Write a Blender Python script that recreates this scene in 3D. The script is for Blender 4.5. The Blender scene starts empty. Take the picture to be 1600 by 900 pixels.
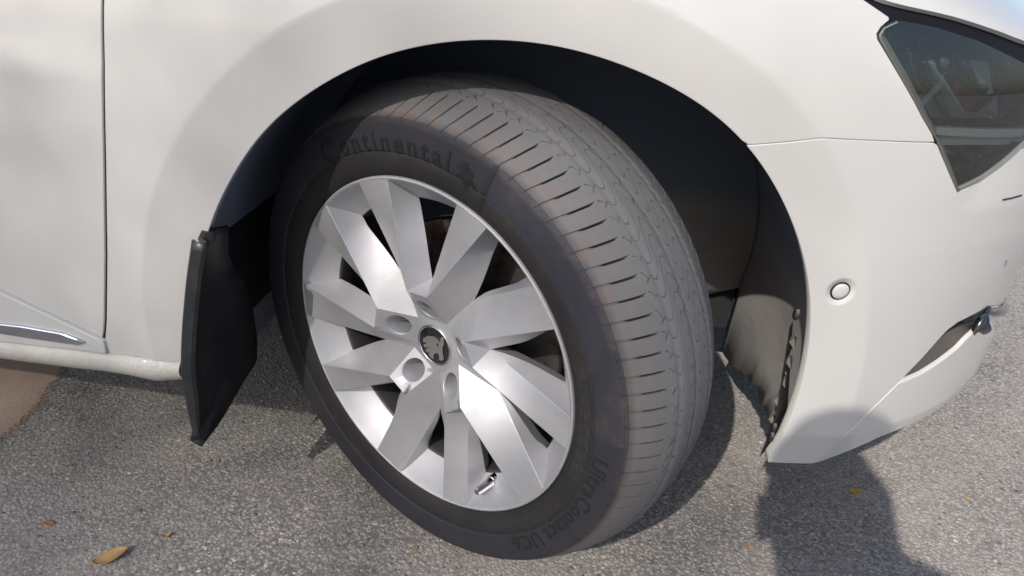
import bpy, bmesh, math, random
import numpy as np
from mathutils import Matrix, Vector
from mathutils.geometry import delaunay_2d_cdt
R = math.radians
random.seed(4); rng = np.random.default_rng(4)
sc = bpy.context.scene
col = sc.collection

# ------------------------------------------------------------------ camera
CAM = np.array([0.13324, -1.63642, 0.82614]); YAW, PITCH, ROLL, FPX = -0.094317, 0.468192, 0.082292, 1112.27
fw = np.array([math.sin(YAW)*math.cos(PITCH), math.cos(YAW)*math.cos(PITCH), -math.sin(PITCH)])
rt = np.cross(fw, [0, 0, 1]); rt /= np.linalg.norm(rt); up = np.cross(rt, fw)
rt, up = math.cos(ROLL)*rt+math.sin(ROLL)*up, -math.sin(ROLL)*rt+math.cos(ROLL)*up
cd = bpy.data.cameras.new('camera'); cam = bpy.data.objects.new('camera', cd); col.objects.link(cam)
cd.sensor_width = 36; cd.lens = 36*FPX/1600; cd.clip_start = 0.02; cd.clip_end = 2000
cam.matrix_world = Matrix(((rt[0], up[0], -fw[0], CAM[0]), (rt[1], up[1], -fw[1], CAM[1]), (rt[2], up[2], -fw[2], CAM[2]), (0, 0, 0, 1)))
sc.camera = cam

# ------------------------------------------------------------------ light
SUN_DIR = np.array([0.2765, 0.720, -0.636]); SUN_DIR /= np.linalg.norm(SUN_DIR)      # travel direction
world = bpy.data.worlds.new('World'); sc.world = world; world.use_nodes = True
nt = world.node_tree; bg = nt.nodes['Background']
sky = nt.nodes.new('ShaderNodeTexSky'); sky.sky_type = 'NISHITA'; sky.sun_disc = False
sky.sun_elevation = math.asin(-SUN_DIR[2]); sky.sun_rotation = math.atan2(-SUN_DIR[0], -SUN_DIR[1])
sky.air_density = 1.0; sky.dust_density = 2.0
nt.links.new(sky.outputs[0], bg.inputs[0]); bg.inputs[1].default_value = 0.12
sl = bpy.data.lights.new('sun', 'SUN'); sl.energy = 3.6; sl.angle = R(0.6); sl.color = (1, 0.92, 0.825)
so = bpy.data.objects.new('sun', sl); col.objects.link(so)
so.rotation_euler = Vector(SUN_DIR).to_track_quat('-Z', 'Y').to_euler()
sc.view_settings.view_transform = 'Standard'; sc.view_settings.look = 'None'
sc.view_settings.exposure = 0.5; sc.view_settings.gamma = 1

# ------------------------------------------------------------------ materials
def mat(name, color=(.5, .5, .5), rough=.5, metal=0., coat=0., spec=.5, **kw):
    m = bpy.data.materials.new(name); m.use_nodes = True
    b = m.node_tree.nodes['Principled BSDF']
    b.inputs['Base Color'].default_value = (*color, 1); b.inputs['Roughness'].default_value = rough
    b.inputs['Metallic'].default_value = metal; b.inputs['Coat Weight'].default_value = coat
    b.inputs['Specular IOR Level'].default_value = spec
    b.inputs['Coat Roughness'].default_value = kw.get('coat_rough', .05)
    return m
class N:                                   # tiny node helper
    def __init__(s, m): s.t = m.node_tree; s.b = s.t.nodes['Principled BSDF']
    def n(s, ty, ins=None, **at):
        x = s.t.nodes.new(ty)
        for k, v in at.items(): setattr(x, k, v)
        for k, v in (ins or {}).items(): s.set(x.inputs[k], v)
        return x
    def set(s, inp, v):
        if hasattr(v, 'links'): s.t.links.new(v, inp)
        else: inp.default_value = v
    def math(s, op, a, b=0., c=None):
        x = s.n('ShaderNodeMath', operation=op); s.set(x.inputs[0], a); s.set(x.inputs[1], b)
        if c is not None: s.set(x.inputs[2], c)
        return x.outputs[0]
    def mix(s, f, a, b, mode='MIX'):
        x = s.n('ShaderNodeMix', data_type='RGBA', blend_type=mode)
        s.set(x.inputs[0], f); s.set(x.inputs[6], a); s.set(x.inputs[7], b); return x.outputs[2]
    def ramp(s, f, stops):
        x = s.n('ShaderNodeValToRGB'); s.set(x.inputs[0], f); e = x.color_ramp.elements
        while len(e) < len(stops): e.new(.5)
        for q, (p_, c) in zip(e, stops): q.position = p_; q.color = (*c, 1) if len(c) == 3 else c
        return x.outputs[0]
    def noise(s, co, scale, detail=3, rough=.5):
        x = s.n('ShaderNodeTexNoise', {'Scale': scale, 'Detail': detail, 'Roughness': rough}); s.set(x.inputs['Vector'], co); return x.outputs[0]
    def bump(s, h, strength, dist):
        x = s.n('ShaderNodeBump', {'Strength': strength, 'Distance': dist}); s.set(x.inputs['Height'], h)
        s.t.links.new(x.outputs[0], s.b.inputs['Normal']); return x
    def obj(s): return s.n('ShaderNodeTexCoord').outputs['Object']

def g3(v, tint=(1, 1, 1)): return (v*tint[0], v*tint[1], v*tint[2], 1)
M_white = mat('white_paint', (.74, .71, .655), .42, coat=1.0, coat_rough=.07)
n = N(M_white); co = n.obj()
d1 = n.noise(co, 9, 5, .6)
n.set(n.b.inputs['Base Color'], n.mix(n.ramp(d1, [(.4, (0, 0, 0)), (.75, (.12, .12, .12))]), (.49, .49, .485, 1), (.45, .445, .435, 1)))
n.set(n.b.inputs['Coat Roughness'], n.math('MULTIPLY_ADD', n.noise(co, 60, 4), .12, .02))
M_alloy = mat('silver_alloy', (.56, .56, .575), .36, metal=.55, coat=.1)
n = N(M_alloy); co = n.obj()
n.set(n.b.inputs['Base Color'], n.mix(n.ramp(n.noise(co, 40, 6, .65), [(.45, (0, 0, 0)), (.8, (.6, .6, .6))]), (.43, .435, .465, 1), (.36, .355, .365, 1)))
n.set(n.b.inputs['Roughness'], n.math('MULTIPLY_ADD', n.noise(co, 90, 4), .10, .47))
n.bump(n.noise(co, 1400, 2), .06, .0004)
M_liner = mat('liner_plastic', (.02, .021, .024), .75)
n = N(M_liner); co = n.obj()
sunlit_dust = n.ramp(n.noise(co, 7, 6, .65), [(.35, (0, 0, 0)), (.7, (1, 1, 1))])
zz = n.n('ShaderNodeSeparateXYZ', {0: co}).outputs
low_sunlit = n.math('MULTIPLY', n.ramp(zz[0], [(.1, (0, 0, 0)), (.25, (1, 1, 1))]), n.ramp(zz[2], [(.40, (1, 1, 1)), (.45, (.0, .0, .0))]))  # front dirt tone stops at the arch shadow line; sunlight is painted in
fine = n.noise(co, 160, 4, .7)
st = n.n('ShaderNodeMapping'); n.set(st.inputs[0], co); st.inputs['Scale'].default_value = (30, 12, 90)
c1 = n.mix(n.math('MULTIPLY', low_sunlit, n.math('MULTIPLY_ADD', sunlit_dust, .3, .7)), (.16, .19, .26, 1), (.31, .295, .275, 1))
c1 = n.mix(n.math('MULTIPLY', low_sunlit, n.ramp(n.noise(st.outputs[0], 1., 4), [(.5, (0, 0, 0)), (.78, (.28, .28, .28))])), c1, (.10, .075, .055, 1))
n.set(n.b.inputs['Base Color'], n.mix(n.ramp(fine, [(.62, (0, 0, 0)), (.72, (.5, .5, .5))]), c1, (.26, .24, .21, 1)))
n.t.links.new(n.math('MULTIPLY_ADD', low_sunlit, .0, .8), n.b.inputs['Roughness'])
n.bump(n.noise(co, 240, 3), .3, .002)
M_dark = mat('dark_shell', (.012, .012, .014), .8)
M_seal = mat('rubber_seal', (.012, .012, .013), .6)
M_flap = mat('mud_flap_plastic', (.016, .018, .02), .38)
n = N(M_flap); co = n.obj()
n.set(n.b.inputs['Base Color'], n.mix(n.ramp(n.noise(co, 14, 6, .7), [(.5, (0, 0, 0)), (.8, (.55, .55, .55))]), (.014, .016, .019, 1), (.075, .07, .062, 1)))
n.set(n.b.inputs['Roughness'], n.math('MULTIPLY_ADD', n.noise(co, 12, 5), .4, .2))
M_black = mat('gloss_black', (.012, .013, .016), .16, coat=.6)
M_chrome = mat('chrome', (.75, .75, .77), .08, metal=1.)
M_gun = mat('dark_steel', (.12, .115, .11), .38, metal=.9)
M_disc = mat('brake_steel', (.32, .30, .29), .34, metal=.9)
n = N(M_disc); co = n.obj()
n.set(n.b.inputs['Base Color'], n.mix(n.ramp(n.noise(co, 22, 5, .7), [(.5, (0, 0, 0)), (.66, (1, 1, 1))]), (.30, .285, .28, 1), (.17, .085, .055, 1)))
M_cal = mat('caliper_iron', (.06, .05, .045), .6, metal=.4)
M_recess = mat('grey_grained_plastic', (.062, .056, .052), .6)
n = N(M_recess); n.bump(n.noise(n.obj(), 900, 2), .25, .0006)
M_house = mat('lamp_housing', (.025, .04, .055), .3)
M_facet = mat('lamp_reflector', (.36, .40, .41), .3, metal=.4)
M_greyrefl = mat('grey_reflection', (.17, .195, .20), .3, metal=.3)
M_red = mat('red_reflector', (.10, .028, .038), .35)
M_guide = mat('light_guide', (.62, .68, .62), .25)
M_bezel = mat('lamp_bezel', (.46, .46, .39), .25)
M_shoe = mat('clothes', (.05, .055, .075), .8)
M_skin = mat('skin', (.42, .25, .17), .5)
M_hair = mat('hair', (.02, .015, .012), .5)
M_glass = bpy.data.materials.new('lens_polycarbonate'); M_glass.use_nodes = True
t = M_glass.node_tree; t.nodes.clear()
o_ = t.nodes.new('ShaderNodeOutputMaterial'); mx = t.nodes.new('ShaderNodeMixShader'); fr = t.nodes.new('ShaderNodeFresnel'); fr.inputs[0].default_value = 1.8
tr = t.nodes.new('ShaderNodeBsdfTransparent'); tr.inputs[0].default_value = (.93, .95, .95, 1)
gl = t.nodes.new('ShaderNodeBsdfGlossy'); gl.inputs['Roughness'].default_value = .03
t.links.new(fr.outputs[0], mx.inputs[0]); t.links.new(tr.outputs[0], mx.inputs[1]); t.links.new(gl.outputs[0], mx.inputs[2])
df = t.nodes.new('ShaderNodeBsdfDiffuse'); df.inputs[0].default_value = (.40, .45, .48, 1)
mx2 = t.nodes.new('ShaderNodeMixShader'); tc = t.nodes.new('ShaderNodeTexCoord'); nz = t.nodes.new('ShaderNodeTexNoise')
nz.inputs['Scale'].default_value = 420; nz.inputs['Detail'].default_value = 2; t.links.new(tc.outputs['Object'], nz.inputs['Vector'])
rp = t.nodes.new('ShaderNodeValToRGB'); rp.color_ramp.elements[0].position = .70; rp.color_ramp.elements[0].color = (.025, .025, .025, 1)
rp.color_ramp.elements[1].position = .80; rp.color_ramp.elements[1].color = (.6, .6, .6, 1)
t.links.new(nz.outputs[0], rp.inputs[0]); t.links.new(rp.outputs[0], mx2.inputs[0]); t.links.new(mx.outputs[0], mx2.inputs[1]); t.links.new(df.outputs[0], mx2.inputs[2])
t.links.new(mx2.outputs[0], o_.inputs[0])

# ------------------------------------------------------------------ object helpers
def mk(name, V, F, m, parent=None, smooth=None, kind=None, bevel=None):
    me = bpy.data.meshes.new(name)
    me.from_pydata([tuple(map(float, v)) for v in V], [], [tuple(map(int, f)) for f in F]); me.update()
    if isinstance(m, (list, tuple)):
        for q in m: me.materials.append(q)
    else: me.materials.append(m)
    o = bpy.data.objects.new(name, me); col.objects.link(o)
    if parent: o.parent = parent
    if smooth is not None:
        me.shade_smooth()
        if smooth < 180: me.set_sharp_from_angle(angle=R(smooth))
    if bevel:
        b = o.modifiers.new('bevel', 'BEVEL'); b.width = bevel; b.segments = 3; b.limit_method = 'ANGLE'; b.angle_limit = R(20); b.harden_normals = True
    if kind: o['kind'] = kind
    return o
def fixn(o, ref=None):
    bm = bmesh.new(); bm.from_mesh(o.data); bmesh.ops.recalc_face_normals(bm, faces=bm.faces[:]); bm.to_mesh(o.data); bm.free(); return o
def weld(o, d=1e-5):
    bm = bmesh.new(); bm.from_mesh(o.data); bmesh.ops.remove_doubles(bm, verts=bm.verts[:], dist=d)
    bmesh.ops.recalc_face_normals(bm, faces=bm.faces[:]); bm.to_mesh(o.data); bm.free(); return o
def tag(o, label, cat=None, group=None):
    o['label'] = label
    if cat: o['category'] = cat
    if group: o['group'] = group
    return o
def empty(name, loc):
    o = bpy.data.objects.new(name, None); col.objects.link(o); o.location = loc; o.empty_display_size = .1; return o
def catmull(P, step=.25):
    P = np.array(P, float); Q = [P[0]*2-P[1], *P, P[-1]*2-P[-2]]; out = []
    for i in range(1, len(Q)-2):
        a, b, c, d = Q[i-1], Q[i], Q[i+1], Q[i+2]
        for s in np.arange(0, 1, step):
            out.append(.5*(2*b+(c-a)*s+(2*a-5*b+4*c-d)*s*s+(3*b-a-3*c+d)*s**3))
    out.append(P[-1]); return np.array(out)
def tube(P, r, seg=10, cap=True):
    P = np.array(P, float); rr = np.full(len(P), r) if np.isscalar(r) else np.array(r)
    T = np.gradient(P, axis=0); T /= np.linalg.norm(T, axis=1)[:, None]
    V, F = [], []
    for i in range(len(P)):
        a = np.cross(T[i], [0, 0, 1] if abs(T[i][2]) < .9 else [1, 0, 0]); a /= np.linalg.norm(a); b = np.cross(T[i], a)
        for k in range(seg):
            q = 2*math.pi*k/seg; V.append(P[i]+rr[i]*(math.cos(q)*a+math.sin(q)*b))
    for i in range(len(P)-1):
        for k in range(seg):
            F.append((i*seg+k, i*seg+(k+1) % seg, (i+1)*seg+(k+1) % seg, (i+1)*seg+k))
    if cap: F.append(tuple(range(seg))[::-1]); F.append(tuple((len(P)-1)*seg+k for k in range(seg)))
    return V, F

# ------------------------------------------------------------------ projection onto real surfaces
def ray(px, py):
    return fw+rt*(px-800)/FPX+up*(450-py)/FPX
def on_z(px, py, z=0.):
    d = ray(px, py); return CAM+d*(z-CAM[2])/d[2]
def on_x(px, py, x):
    d = ray(px, py); return CAM+d*(x-CAM[0])/d[0]
def on_y(px, py, y):
    d = ray(px, py); return CAM+d*(y-CAM[1])/d[1]
def proj(P):
    d = np.atleast_2d(P)-CAM; z = d@fw
    return np.stack([800+FPX*(d@rt)/z, 450-FPX*(d@up)/z], -1)

# body side surface: (u, z) -> point, u = length along the plan curve (u<0: straight flank, u>0: round the nose)
XB, AX, BW, NE = .15, .78, .926, 2.25
ph = np.linspace(0, math.pi/2, 4000); ph = ph**2/(math.pi/2)
PX = AX*np.sin(ph)**(2/NE); PY = BW*np.cos(ph)**(2/NE)
SL = np.concatenate([[0], np.cumsum(np.hypot(np.diff(PX), np.diff(PY)))]); UEND = SL[-1]
XC, ZC = .055, .345
TH = np.radians(np.arange(-40, 221, 2.)); RA = np.full(len(TH), .382); RB = np.full(len(TH), .444)
INS = .015
def S(u, z, off=0.):
    u = np.asarray(u, float); z = np.asarray(z, float)
    X = np.where(u < 0, u, np.interp(u, SL, PX)); Y = np.interp(np.maximum(u, 0), SL, PY)
    a = np.interp(z, [.1, .2, .30, .36, .42, .48, .53, .6, .7, .8, .95], [.765, .772, .771, .770, .772, .777, .78, .777, .763, .736, .67])
    w = BW-.25*np.maximum(0, z-.6)**2-.9*np.maximum(0, z-.70)**2-.25*np.maximum(0, .36-z)**2
    x = XB+np.where(u < 0, X, X*a/AX); y = -Y*w/BW
    th = np.arctan2(z-ZC, x-XC); th = np.where(th < R(-90), th+2*math.pi, th)
    ra = np.interp(th, TH, RA); rb = np.interp(th, TH, RB); rr = np.hypot(x-XC, z-ZC)
    y = y+INS*np.clip((rb-rr)/np.maximum(rb-ra, .01), 0, 1.1)
    P = np.stack([x, y, z], -1)
    if np.any(off != 0.): P = P+np.asarray(off)[..., None]*SN(u, z) if np.ndim(off) else P+off*SN(u, z)
    return P
def SN(u, z, e=2e-3):
    du = S(u+e, z)-S(u-e, z); dz = S(u, z+e)-S(u, z-e); nn = np.cross(du, dz)
    return nn/np.linalg.norm(nn, axis=-1, keepdims=True)
def pix(px, py, off=0.):
    P = on_y(px, py, -.9); v = np.array([min(P[0]-XB, .5), P[2]])
    for it in range(40):
        f0 = proj(S(v[0], v[1], off))[0]-[px, py]
        if np.abs(f0).max() < .02: break
        J = np.stack([(proj(S(v[0]+1e-5, v[1], off))[0]-[px, py]-f0)/1e-5, (proj(S(v[0], v[1]+1e-5, off))[0]-[px, py]-f0)/1e-5], 1)
        s = np.linalg.lstsq(J, -f0, rcond=None)[0]; s *= min(1, .08/max(1e-9, np.abs(s).max())); v = v+s
    return v
def pixf(px, py, offf):
    v = pix(px, py)
    for _ in range(4): v = pix(px, py, float(offf(v[None])[0]))
    return v
ARCH = [(298, 575), (302, 520), (309, 430), (326, 358), (343, 311), (371, 265), (398, 218), (440, 176), (491, 140), (576, 94), (660, 70), (749, 62), (870, 71), (963, 98), (1057, 139), (1140, 195), (1168, 227), (1197, 264), (1219, 304), (1236, 342), (1251, 380), (1261, 424), (1267, 466), (1267, 510), (1261, 560), (1249, 616), (1228, 671), (1202, 726)]
CREASE = [(222, 400), (240, 302), (284, 200), (355, 111), (444, 40), (480, 22), (1140, 72), (1234, 151), (1283, 211), (1302, 245), (1325, 302), (1350, 380), (1356, 443), (1354, 528), (1342, 600), (1316, 684), (1276, 730)]
def polar(L, default):
    T, Q = [], []
    for q in L:
        P = S(*pix(*q)); a = math.atan2(P[2]-ZC, P[0]-XC)
        if a < R(-90): a += 2*math.pi
        T.append(a); Q.append(math.hypot(P[0]-XC, P[2]-ZC))
    i = np.argsort(T); T = np.array(T)[i]; Q = np.array(Q)[i]
    y = np.interp(TH, T, Q)
    for _ in range(6): y = np.convolve(np.pad(y, 2, mode='edge'), [.1, .2, .4, .2, .1], 'valid')
    return y
for _ in range(2): RA, RB = polar(ARCH, .382), polar(CREASE, .444)

def uz_of(path, step=.008, offf=None):
    """path items: (px, py) pixels, or ('s', u, z) surface coordinates -> dense (u,z) polyline"""
    Q = [np.array(q[1:], float) if q[0] == 's' else (pix(*q) if offf is None else pixf(*q, offf)) for q in path]
    out = []
    for a, b in zip(Q, Q[1:]):
        k = max(1, int(np.hypot(*(b-a))/step))
        out += [a+(b-a)*i/k for i in range(k)]
    out.append(Q[-1]); return out
def arch_line(t0, t1, k=90, dr=0.):
    """points on the arch edge as (u,z) between polar angles (deg)"""
    out = []
    for a in np.radians(np.linspace(t0, t1, k)):
        r = np.interp(a, TH, RA)+dr; x, z = XC+r*math.cos(a), ZC+r*math.sin(a)
        if x < XB: u = x-XB
        else:
            lo, hi = 0., .8
            for _ in range(40):
                mid = (lo+hi)/2
                if S(mid, z)[0] < x: lo = mid
                else: hi = mid
            u = lo
        out.append(np.array([u, z]))
    return out
def inside(P, poly):
    x, y = P[:, 0], P[:, 1]; c = np.zeros(len(P), bool); n_ = len(poly)
    for i in range(n_):
        x0, y0 = poly[i]; x1, y1 = poly[(i+1) % n_]
        k = ((y0 > y) != (y1 > y))
        with np.errstate(divide='ignore', invalid='ignore'): c ^= k & (x < (x1-x0)*(y-y0)/(y1-y0+1e-12)+x0)
    return c
def panel(name, poly, m, parent, off=0., flange=.012, grid=.012, extra=None, offf=None, rnd=.0010, smooth=50):
    poly = np.array(poly); keep = [0]
    for i in range(1, len(poly)):
        if np.hypot(*(poly[i]-poly[keep[-1]])) > 1e-3: keep.append(i)
    poly = poly[keep]
    if np.hypot(*(poly[0]-poly[-1])) < 1e-3: poly = poly[:-1]
    ar = np.sum(poly[:, 0]*np.roll(poly[:, 1], -1)-np.roll(poly[:, 0], -1)*poly[:, 1])
    if ar < 0: poly = poly[::-1]
    lo, hi = poly.min(0), poly.max(0)
    gx, gy = np.meshgrid(np.arange(lo[0], hi[0], grid), np.arange(lo[1], hi[1], grid)); G = np.stack([gx.ravel(), gy.ravel()], 1)
    if extra is not None and len(extra):
        extra = np.array(extra); extra = extra[inside(extra, poly)]
    def far(Pts, ref, d): return np.array([np.min((ref[:, 0]-q[0])**2+(ref[:, 1]-q[1])**2) > d*d for q in Pts], bool) if len(Pts) else np.zeros(0, bool)
    G = G[inside(G, poly)]; G = G[far(G, poly, grid*.5)]
    if extra is not None and len(extra):
        G = G[far(G, extra, grid*.4)]; extra = extra[far(extra, poly, .003)]; G = np.concatenate([G, extra])
    nb = len(poly); A = [Vector(q) for q in poly]+[Vector(q) for q in G]
    vv, ee, ff, ov, oe, of = delaunay_2d_cdt(A, [(i, (i+1) % nb) for i in range(nb)], [], 1, 1e-6)
    uz = np.array([tuple(q) for q in vv])
    o1 = off if offf is None else off+offf(uz)
    P = S(uz[:, 0], uz[:, 1], o1); nv = len(P)
    def full(q): return S(q[:, 0], q[:, 1], off if offf is None else off+offf(q))
    e_ = 1.5e-3; Nf = np.cross(full(uz+[e_, 0])-full(uz-[e_, 0]), full(uz+[0, e_])-full(uz-[0, e_])); Nf /= np.linalg.norm(Nf, axis=1)[:, None]
    NN = list(Nf)
    F = [tuple(f) for f in ff]
    cnt = {}
    for f in F:
        for a, b in zip(f, f[1:]+f[:1]): cnt[(a, b)] = 1
    bd = [(a, b) for (a, b) in cnt if (b, a) not in cnt]
    bv = sorted({a for e in bd for a in e}); Nn = SN(uz[:, 0], uz[:, 1])
    V = list(P)
    if flange:
        prv = {b: a for a, b in bd}; nxt = {a: b for a, b in bd}
        r1, r2 = {}, {}
        for i in bv:
            tdir = P[nxt.get(i, i)]-P[prv.get(i, i)]; outw = np.cross(tdir, Nn[i]); L_ = np.linalg.norm(outw)
            outw = outw/L_ if L_ > 1e-9 else outw*0
            r1[i] = len(V); V.append(P[i]+outw*rnd-Nn[i]*rnd*.7); NN += [(Nf[i]*.5+outw*.87), outw]
            r2[i] = len(V); V.append(P[i]+outw*rnd*1.15-Nn[i]*flange)
        for a, b in bd:
            F.append((b, a, r1[a], r1[b])); F.append((r1[b], r1[a], r2[a], r2[b]))
    o = mk(name, V, F, m, parent, smooth=180)
    o.data.normals_split_custom_set_from_vertices([tuple(map(float, q/np.linalg.norm(q))) for q in map(np.array, NN)])
    return o
def strip(name, path, w, depth, m, parent):
    L = np.array(uz_of(path)); T = np.gradient(L, axis=0); T /= np.linalg.norm(T, axis=1)[:, None]; Nn = np.stack([-T[:, 1], T[:, 0]], 1)
    V = []; F = []
    for s in (-1, 1): V += list(S((L+s*w*Nn)[:, 0], (L+s*w*Nn)[:, 1], -depth))
    k = len(L)
    for i in range(k-1): F.append((i, i+1, k+i+1, k+i))
    return mk(name, V, F, m, parent)

# ------------------------------------------------------------------ the car body
car = empty('car', (0, 0, 0))
tag(car, 'white car parked with its front wheel steered outward', 'car')
DOORLINE = [(157, -90), (160, 0), (161, 100), (163, 250), (165, 400), (164, 500), (162, 528)]
def shift(L, dx, dy=0): return [(x+dx, y+dy) for x, y in L]
crease_uz = [q for q in (np.array([0, 0]),)][:0]
def polar_line(tab, t0, t1, k, dr=0):
    global RA
    keep = RA; RA = tab; L = arch_line(t0, t1, k, dr); RA = keep; return L
crz = polar_line(RB, 188, -20, 260)
crz += polar_line(RB, 188, -20, 260, .004)+polar_line(RB, 188, -20, 260, -.004)
# door + moulding + chrome strip
dl = uz_of(shift(DOORLINE, -3.2)); top_door = [np.array([-.50, .98]), np.array([-1.35, .98])]
mold_top = [pix(160, 527), pix(0, 451)]; sl_ = (mold_top[1]-mold_top[0])
mold_far = mold_top[0]+sl_/abs(sl_[0])*.85
# top of door: dl[0] first
bodyline = lambda uz: .003*np.exp(-((uz[:, 1]-(.655-.06*(uz[:, 0]+.6)))/.02)**2)*np.clip((-.52-uz[:, 0])/.1, 0, 1)
door = panel('door', [np.array([dl[0][0]+.02, .98])]+list(dl)+uz_of([(160, 527), (0, 451)])+[mold_far, np.array([mold_far[0], .98])], M_white, car, grid=.018, offf=bodyline)
mb = uz_of([(164, 533), (167, 549), (100, 541), (0, 530)]); mbf = mb[-1]+np.array([-.8, .0])
ml = uz_of([(160, 531), (0, 455)]); mlf = ml[0]+(ml[-1]-ml[0])/abs((ml[-1]-ml[0])[0])*.85
mould = panel('door_moulding', list(ml)+[mlf, np.array([mlf[0], mbf[1]])]+list(mb)[::-1], M_white, car, off=.004, flange=.014, grid=.014)
ct = uz_of([(134, 531), (100, 518.5), (40, 508), (0, 503.5)]); cb = uz_of([(0, 514.5), (60, 524), (125, 533), (134, 531)])
cs = panel('chrome_strip', list(ct)+[ct[-1]+np.array([-.6, .004]), cb[0]+np.array([-.6, .004])]+list(cb), M_chrome, car, off=.008, flange=.006, grid=.02, rnd=.0025)
# fender
fl = shift(DOORLINE, 3.6); fend_arch = arch_line(187, 53.2, 150)
hl_left = [(1461, 220), (1440, 184), (1407, 124), (1370, 62), (1369, 52), (1376, 41), (1389, 30)]
fp = [np.array([uz_of(fl)[0][0]+.02, .96])]+uz_of(fl+[(166, 536), (171, 551), (230, 559), (285, 566)])+fend_arch
fp += uz_of([(1170, 225), (1228, 220.5), (1285, 214), (1370, 218), (1460, 221)])+uz_of(hl_left)
fp += uz_of([(1388, 28), (1344, -2), (1290, -50)])+[np.array([.08, .93]), np.array([-.2, .96])]
fender = panel('fender', fp, M_white, car, grid=.012, extra=crz, flange=.014)
# sill: rounded swept bar under door and fender
tl = np.array([pix(0, 533), pix(100, 544), pix(168, 553), pix(230, 561), pix(285, 568)]); tl = np.concatenate([[tl[0]+[-.8, 0.01]], tl])
bl = [on_y(0, 557, -.915)[2], on_y(100, 570, -.915)[2], on_y(168, 577, -.915)[2], on_y(230, 588, -.912)[2], on_y(285, 594, -.912)[2]]; bl = [bl[0]+.01]+bl
V, F = [], []
xs = np.concatenate([np.linspace(tl[0, 0], -.508, 30)]); prof_n = 12
for u in xs:
    zt = np.interp(u, tl[:, 0], tl[:, 1])-.001; zb = np.interp(u, tl[:, 0], bl); h = zt-zb
    yb = float(S(u, zt)[1])
    for y, z in ((yb+.012, zt+.004), (yb+.002, zt+.003), (yb-.003, zt-.1*h), (yb-.0055, zt-.28*h), (yb-.005, zt-.5*h), (yb-.001, zt-.75*h), (yb+.006, zb), (yb+.02, zb-.007), (yb+.05, zb-.012), (yb+.12, zb-.012)):
        V.append((XB+u, y, z))
k = 10
for i in range(len(xs)-1):
    for j in range(k-1): F.append((i*k+j, (i+1)*k+j, (i+1)*k+j+1, i*k+j+1))
F.append(tuple((len(xs)-1)*k+j for j in range(k)))
M_sill = mat('sill_paint', (.68, .66, .60), .5, coat=.4)
n = N(M_sill); co = n.obj(); n.bump(n.noise(co, 130, 3), .35, .004)
n.set(n.b.inputs['Base Color'], n.mix(n.ramp(n.noise(co, 18, 5), [(.45, (0, 0, 0)), (.8, (.7, .7, .7))]), (.46, .45, .42, 1), (.33, .30, .26, 1)))
sill = mk('sill', V, F, M_sill, car, smooth=60); fixn(sill)
# bumper main skin, lower lip, recess
barch = arch_line(52.0, -17, 110)
UMID = UEND-.02
bl_line = [(1170, 229), (1228, 224.5), (1285, 218), (1370, 222), (1459, 225), (1464, 228), (1480, 266), (1496, 303), (1534, 285), (1568, 259), (1600, 229)]
main_low = [('s', UEND-.02, .345), ('s', .86, .345), (1545, 477), (1515, 494), (1497, 503), (1482, 514), (1470, 526), (1440, 560), (1409, 592), (1360, 640), (1316, 684)]
ub = uz_of(bl_line); ue = uz_of(main_low)
uzb = list(barch)[::-1][:0]
bp = list(ub)+[np.array([ub[-1][0]+.15, ub[-1][1]+.02]), np.array([UMID, .64])]+list(ue)+uz_of([(1316, 684), (1281, 729.5), (1204, 728)])+list(barch)[::-1]
# lower tuck of the bumper corner: below a soft horizontal crease the skin turns under
zc_ = pix(1275, 683)[1]
zs_ = pix(1505, 330)[1]
def tuck(uz): return -.16*np.clip(zc_-uz[:, 1], 0, .2)-.13*np.clip(uz[:, 1]-zs_-.02*np.clip(uz[:, 0]-.4, 0, .3), 0, .2)*np.clip((uz[:, 0]-.405)/.035, 0, 1)
crz_b = [np.array([u, zc_+e]) for u in np.arange(.1, .6, .005) for e in (-.004, 0, .004)]
sens = pix(1314, 456)
ring = [sens+q*np.array([math.cos(a), math.sin(a)]) for q in (.0105, .0125, .0145, .017, .02) for a in np.linspace(0, 2*math.pi, 28, endpoint=False)]
def sens_d(uz):
    r = np.hypot(uz[:, 0]-sens[0], uz[:, 1]-sens[1]); return -.003*np.clip((.0175-r)/.0055, 0, 1)
bumper = panel('bumper', bp, M_white, car, grid=.012, extra=np.array(crz+crz_b+ring), flange=.014, offf=lambda uz: tuck(uz)+sens_d(uz))
def disc(name, c, r0, r1, off, m, depth=.003, seg=28, dome=.0006):
    V, F = [], []
    A_ = np.linspace(0, 2*math.pi, seg, endpoint=False)
    prof = [(r1, -depth), (r1, -.0006), (r1*.94, 0)]+([(r0, 0), (r0, -depth)] if r0 > 0 else [(r1*.5, dome)])
    for r, z in prof:
        for a in A_: V.append(S(c[0]+r*math.cos(a), c[1]+r*math.sin(a), off+z))
    for i in range(len(prof)-1):
        for k_ in range(seg): F.append((i*seg+k_, i*seg+(k_+1) % seg, (i+1)*seg+(k_+1) % seg, (i+1)*seg+k_))
    if r0 == 0: F.append(tuple((len(prof)-1)*seg+k_ for k_ in range(seg)))
    return fixn(mk(name, V, F, m, car, smooth=40))
disc('parking_sensor', sens, 0, .0098, -.0002, M_white)
disc('sensor_ring', sens, .0099, .0118, -.0012, M_seal)
def lipoff(uz):
    e = np.clip((uz[:, 0]-.37)/.42, 0, 1); return .007*e*e*(3-2*e)
lip_top = [(1317, 687), (1361, 643), (1404, 601), (1440, 586), (1470, 567), (1497, 546), (1512, 530), (1524, 519)]
lp = uz_of(lip_top, offf=lipoff)+uz_of([(1524, 519), ('s', .66, .352), ('s', .86, .292), ('s', UMID, .287)], offf=lipoff)[1:]; lq = uz_of([(1500, 616), (1468, 641), (1380, 684), (1283, 729)], offf=lipoff)
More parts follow.
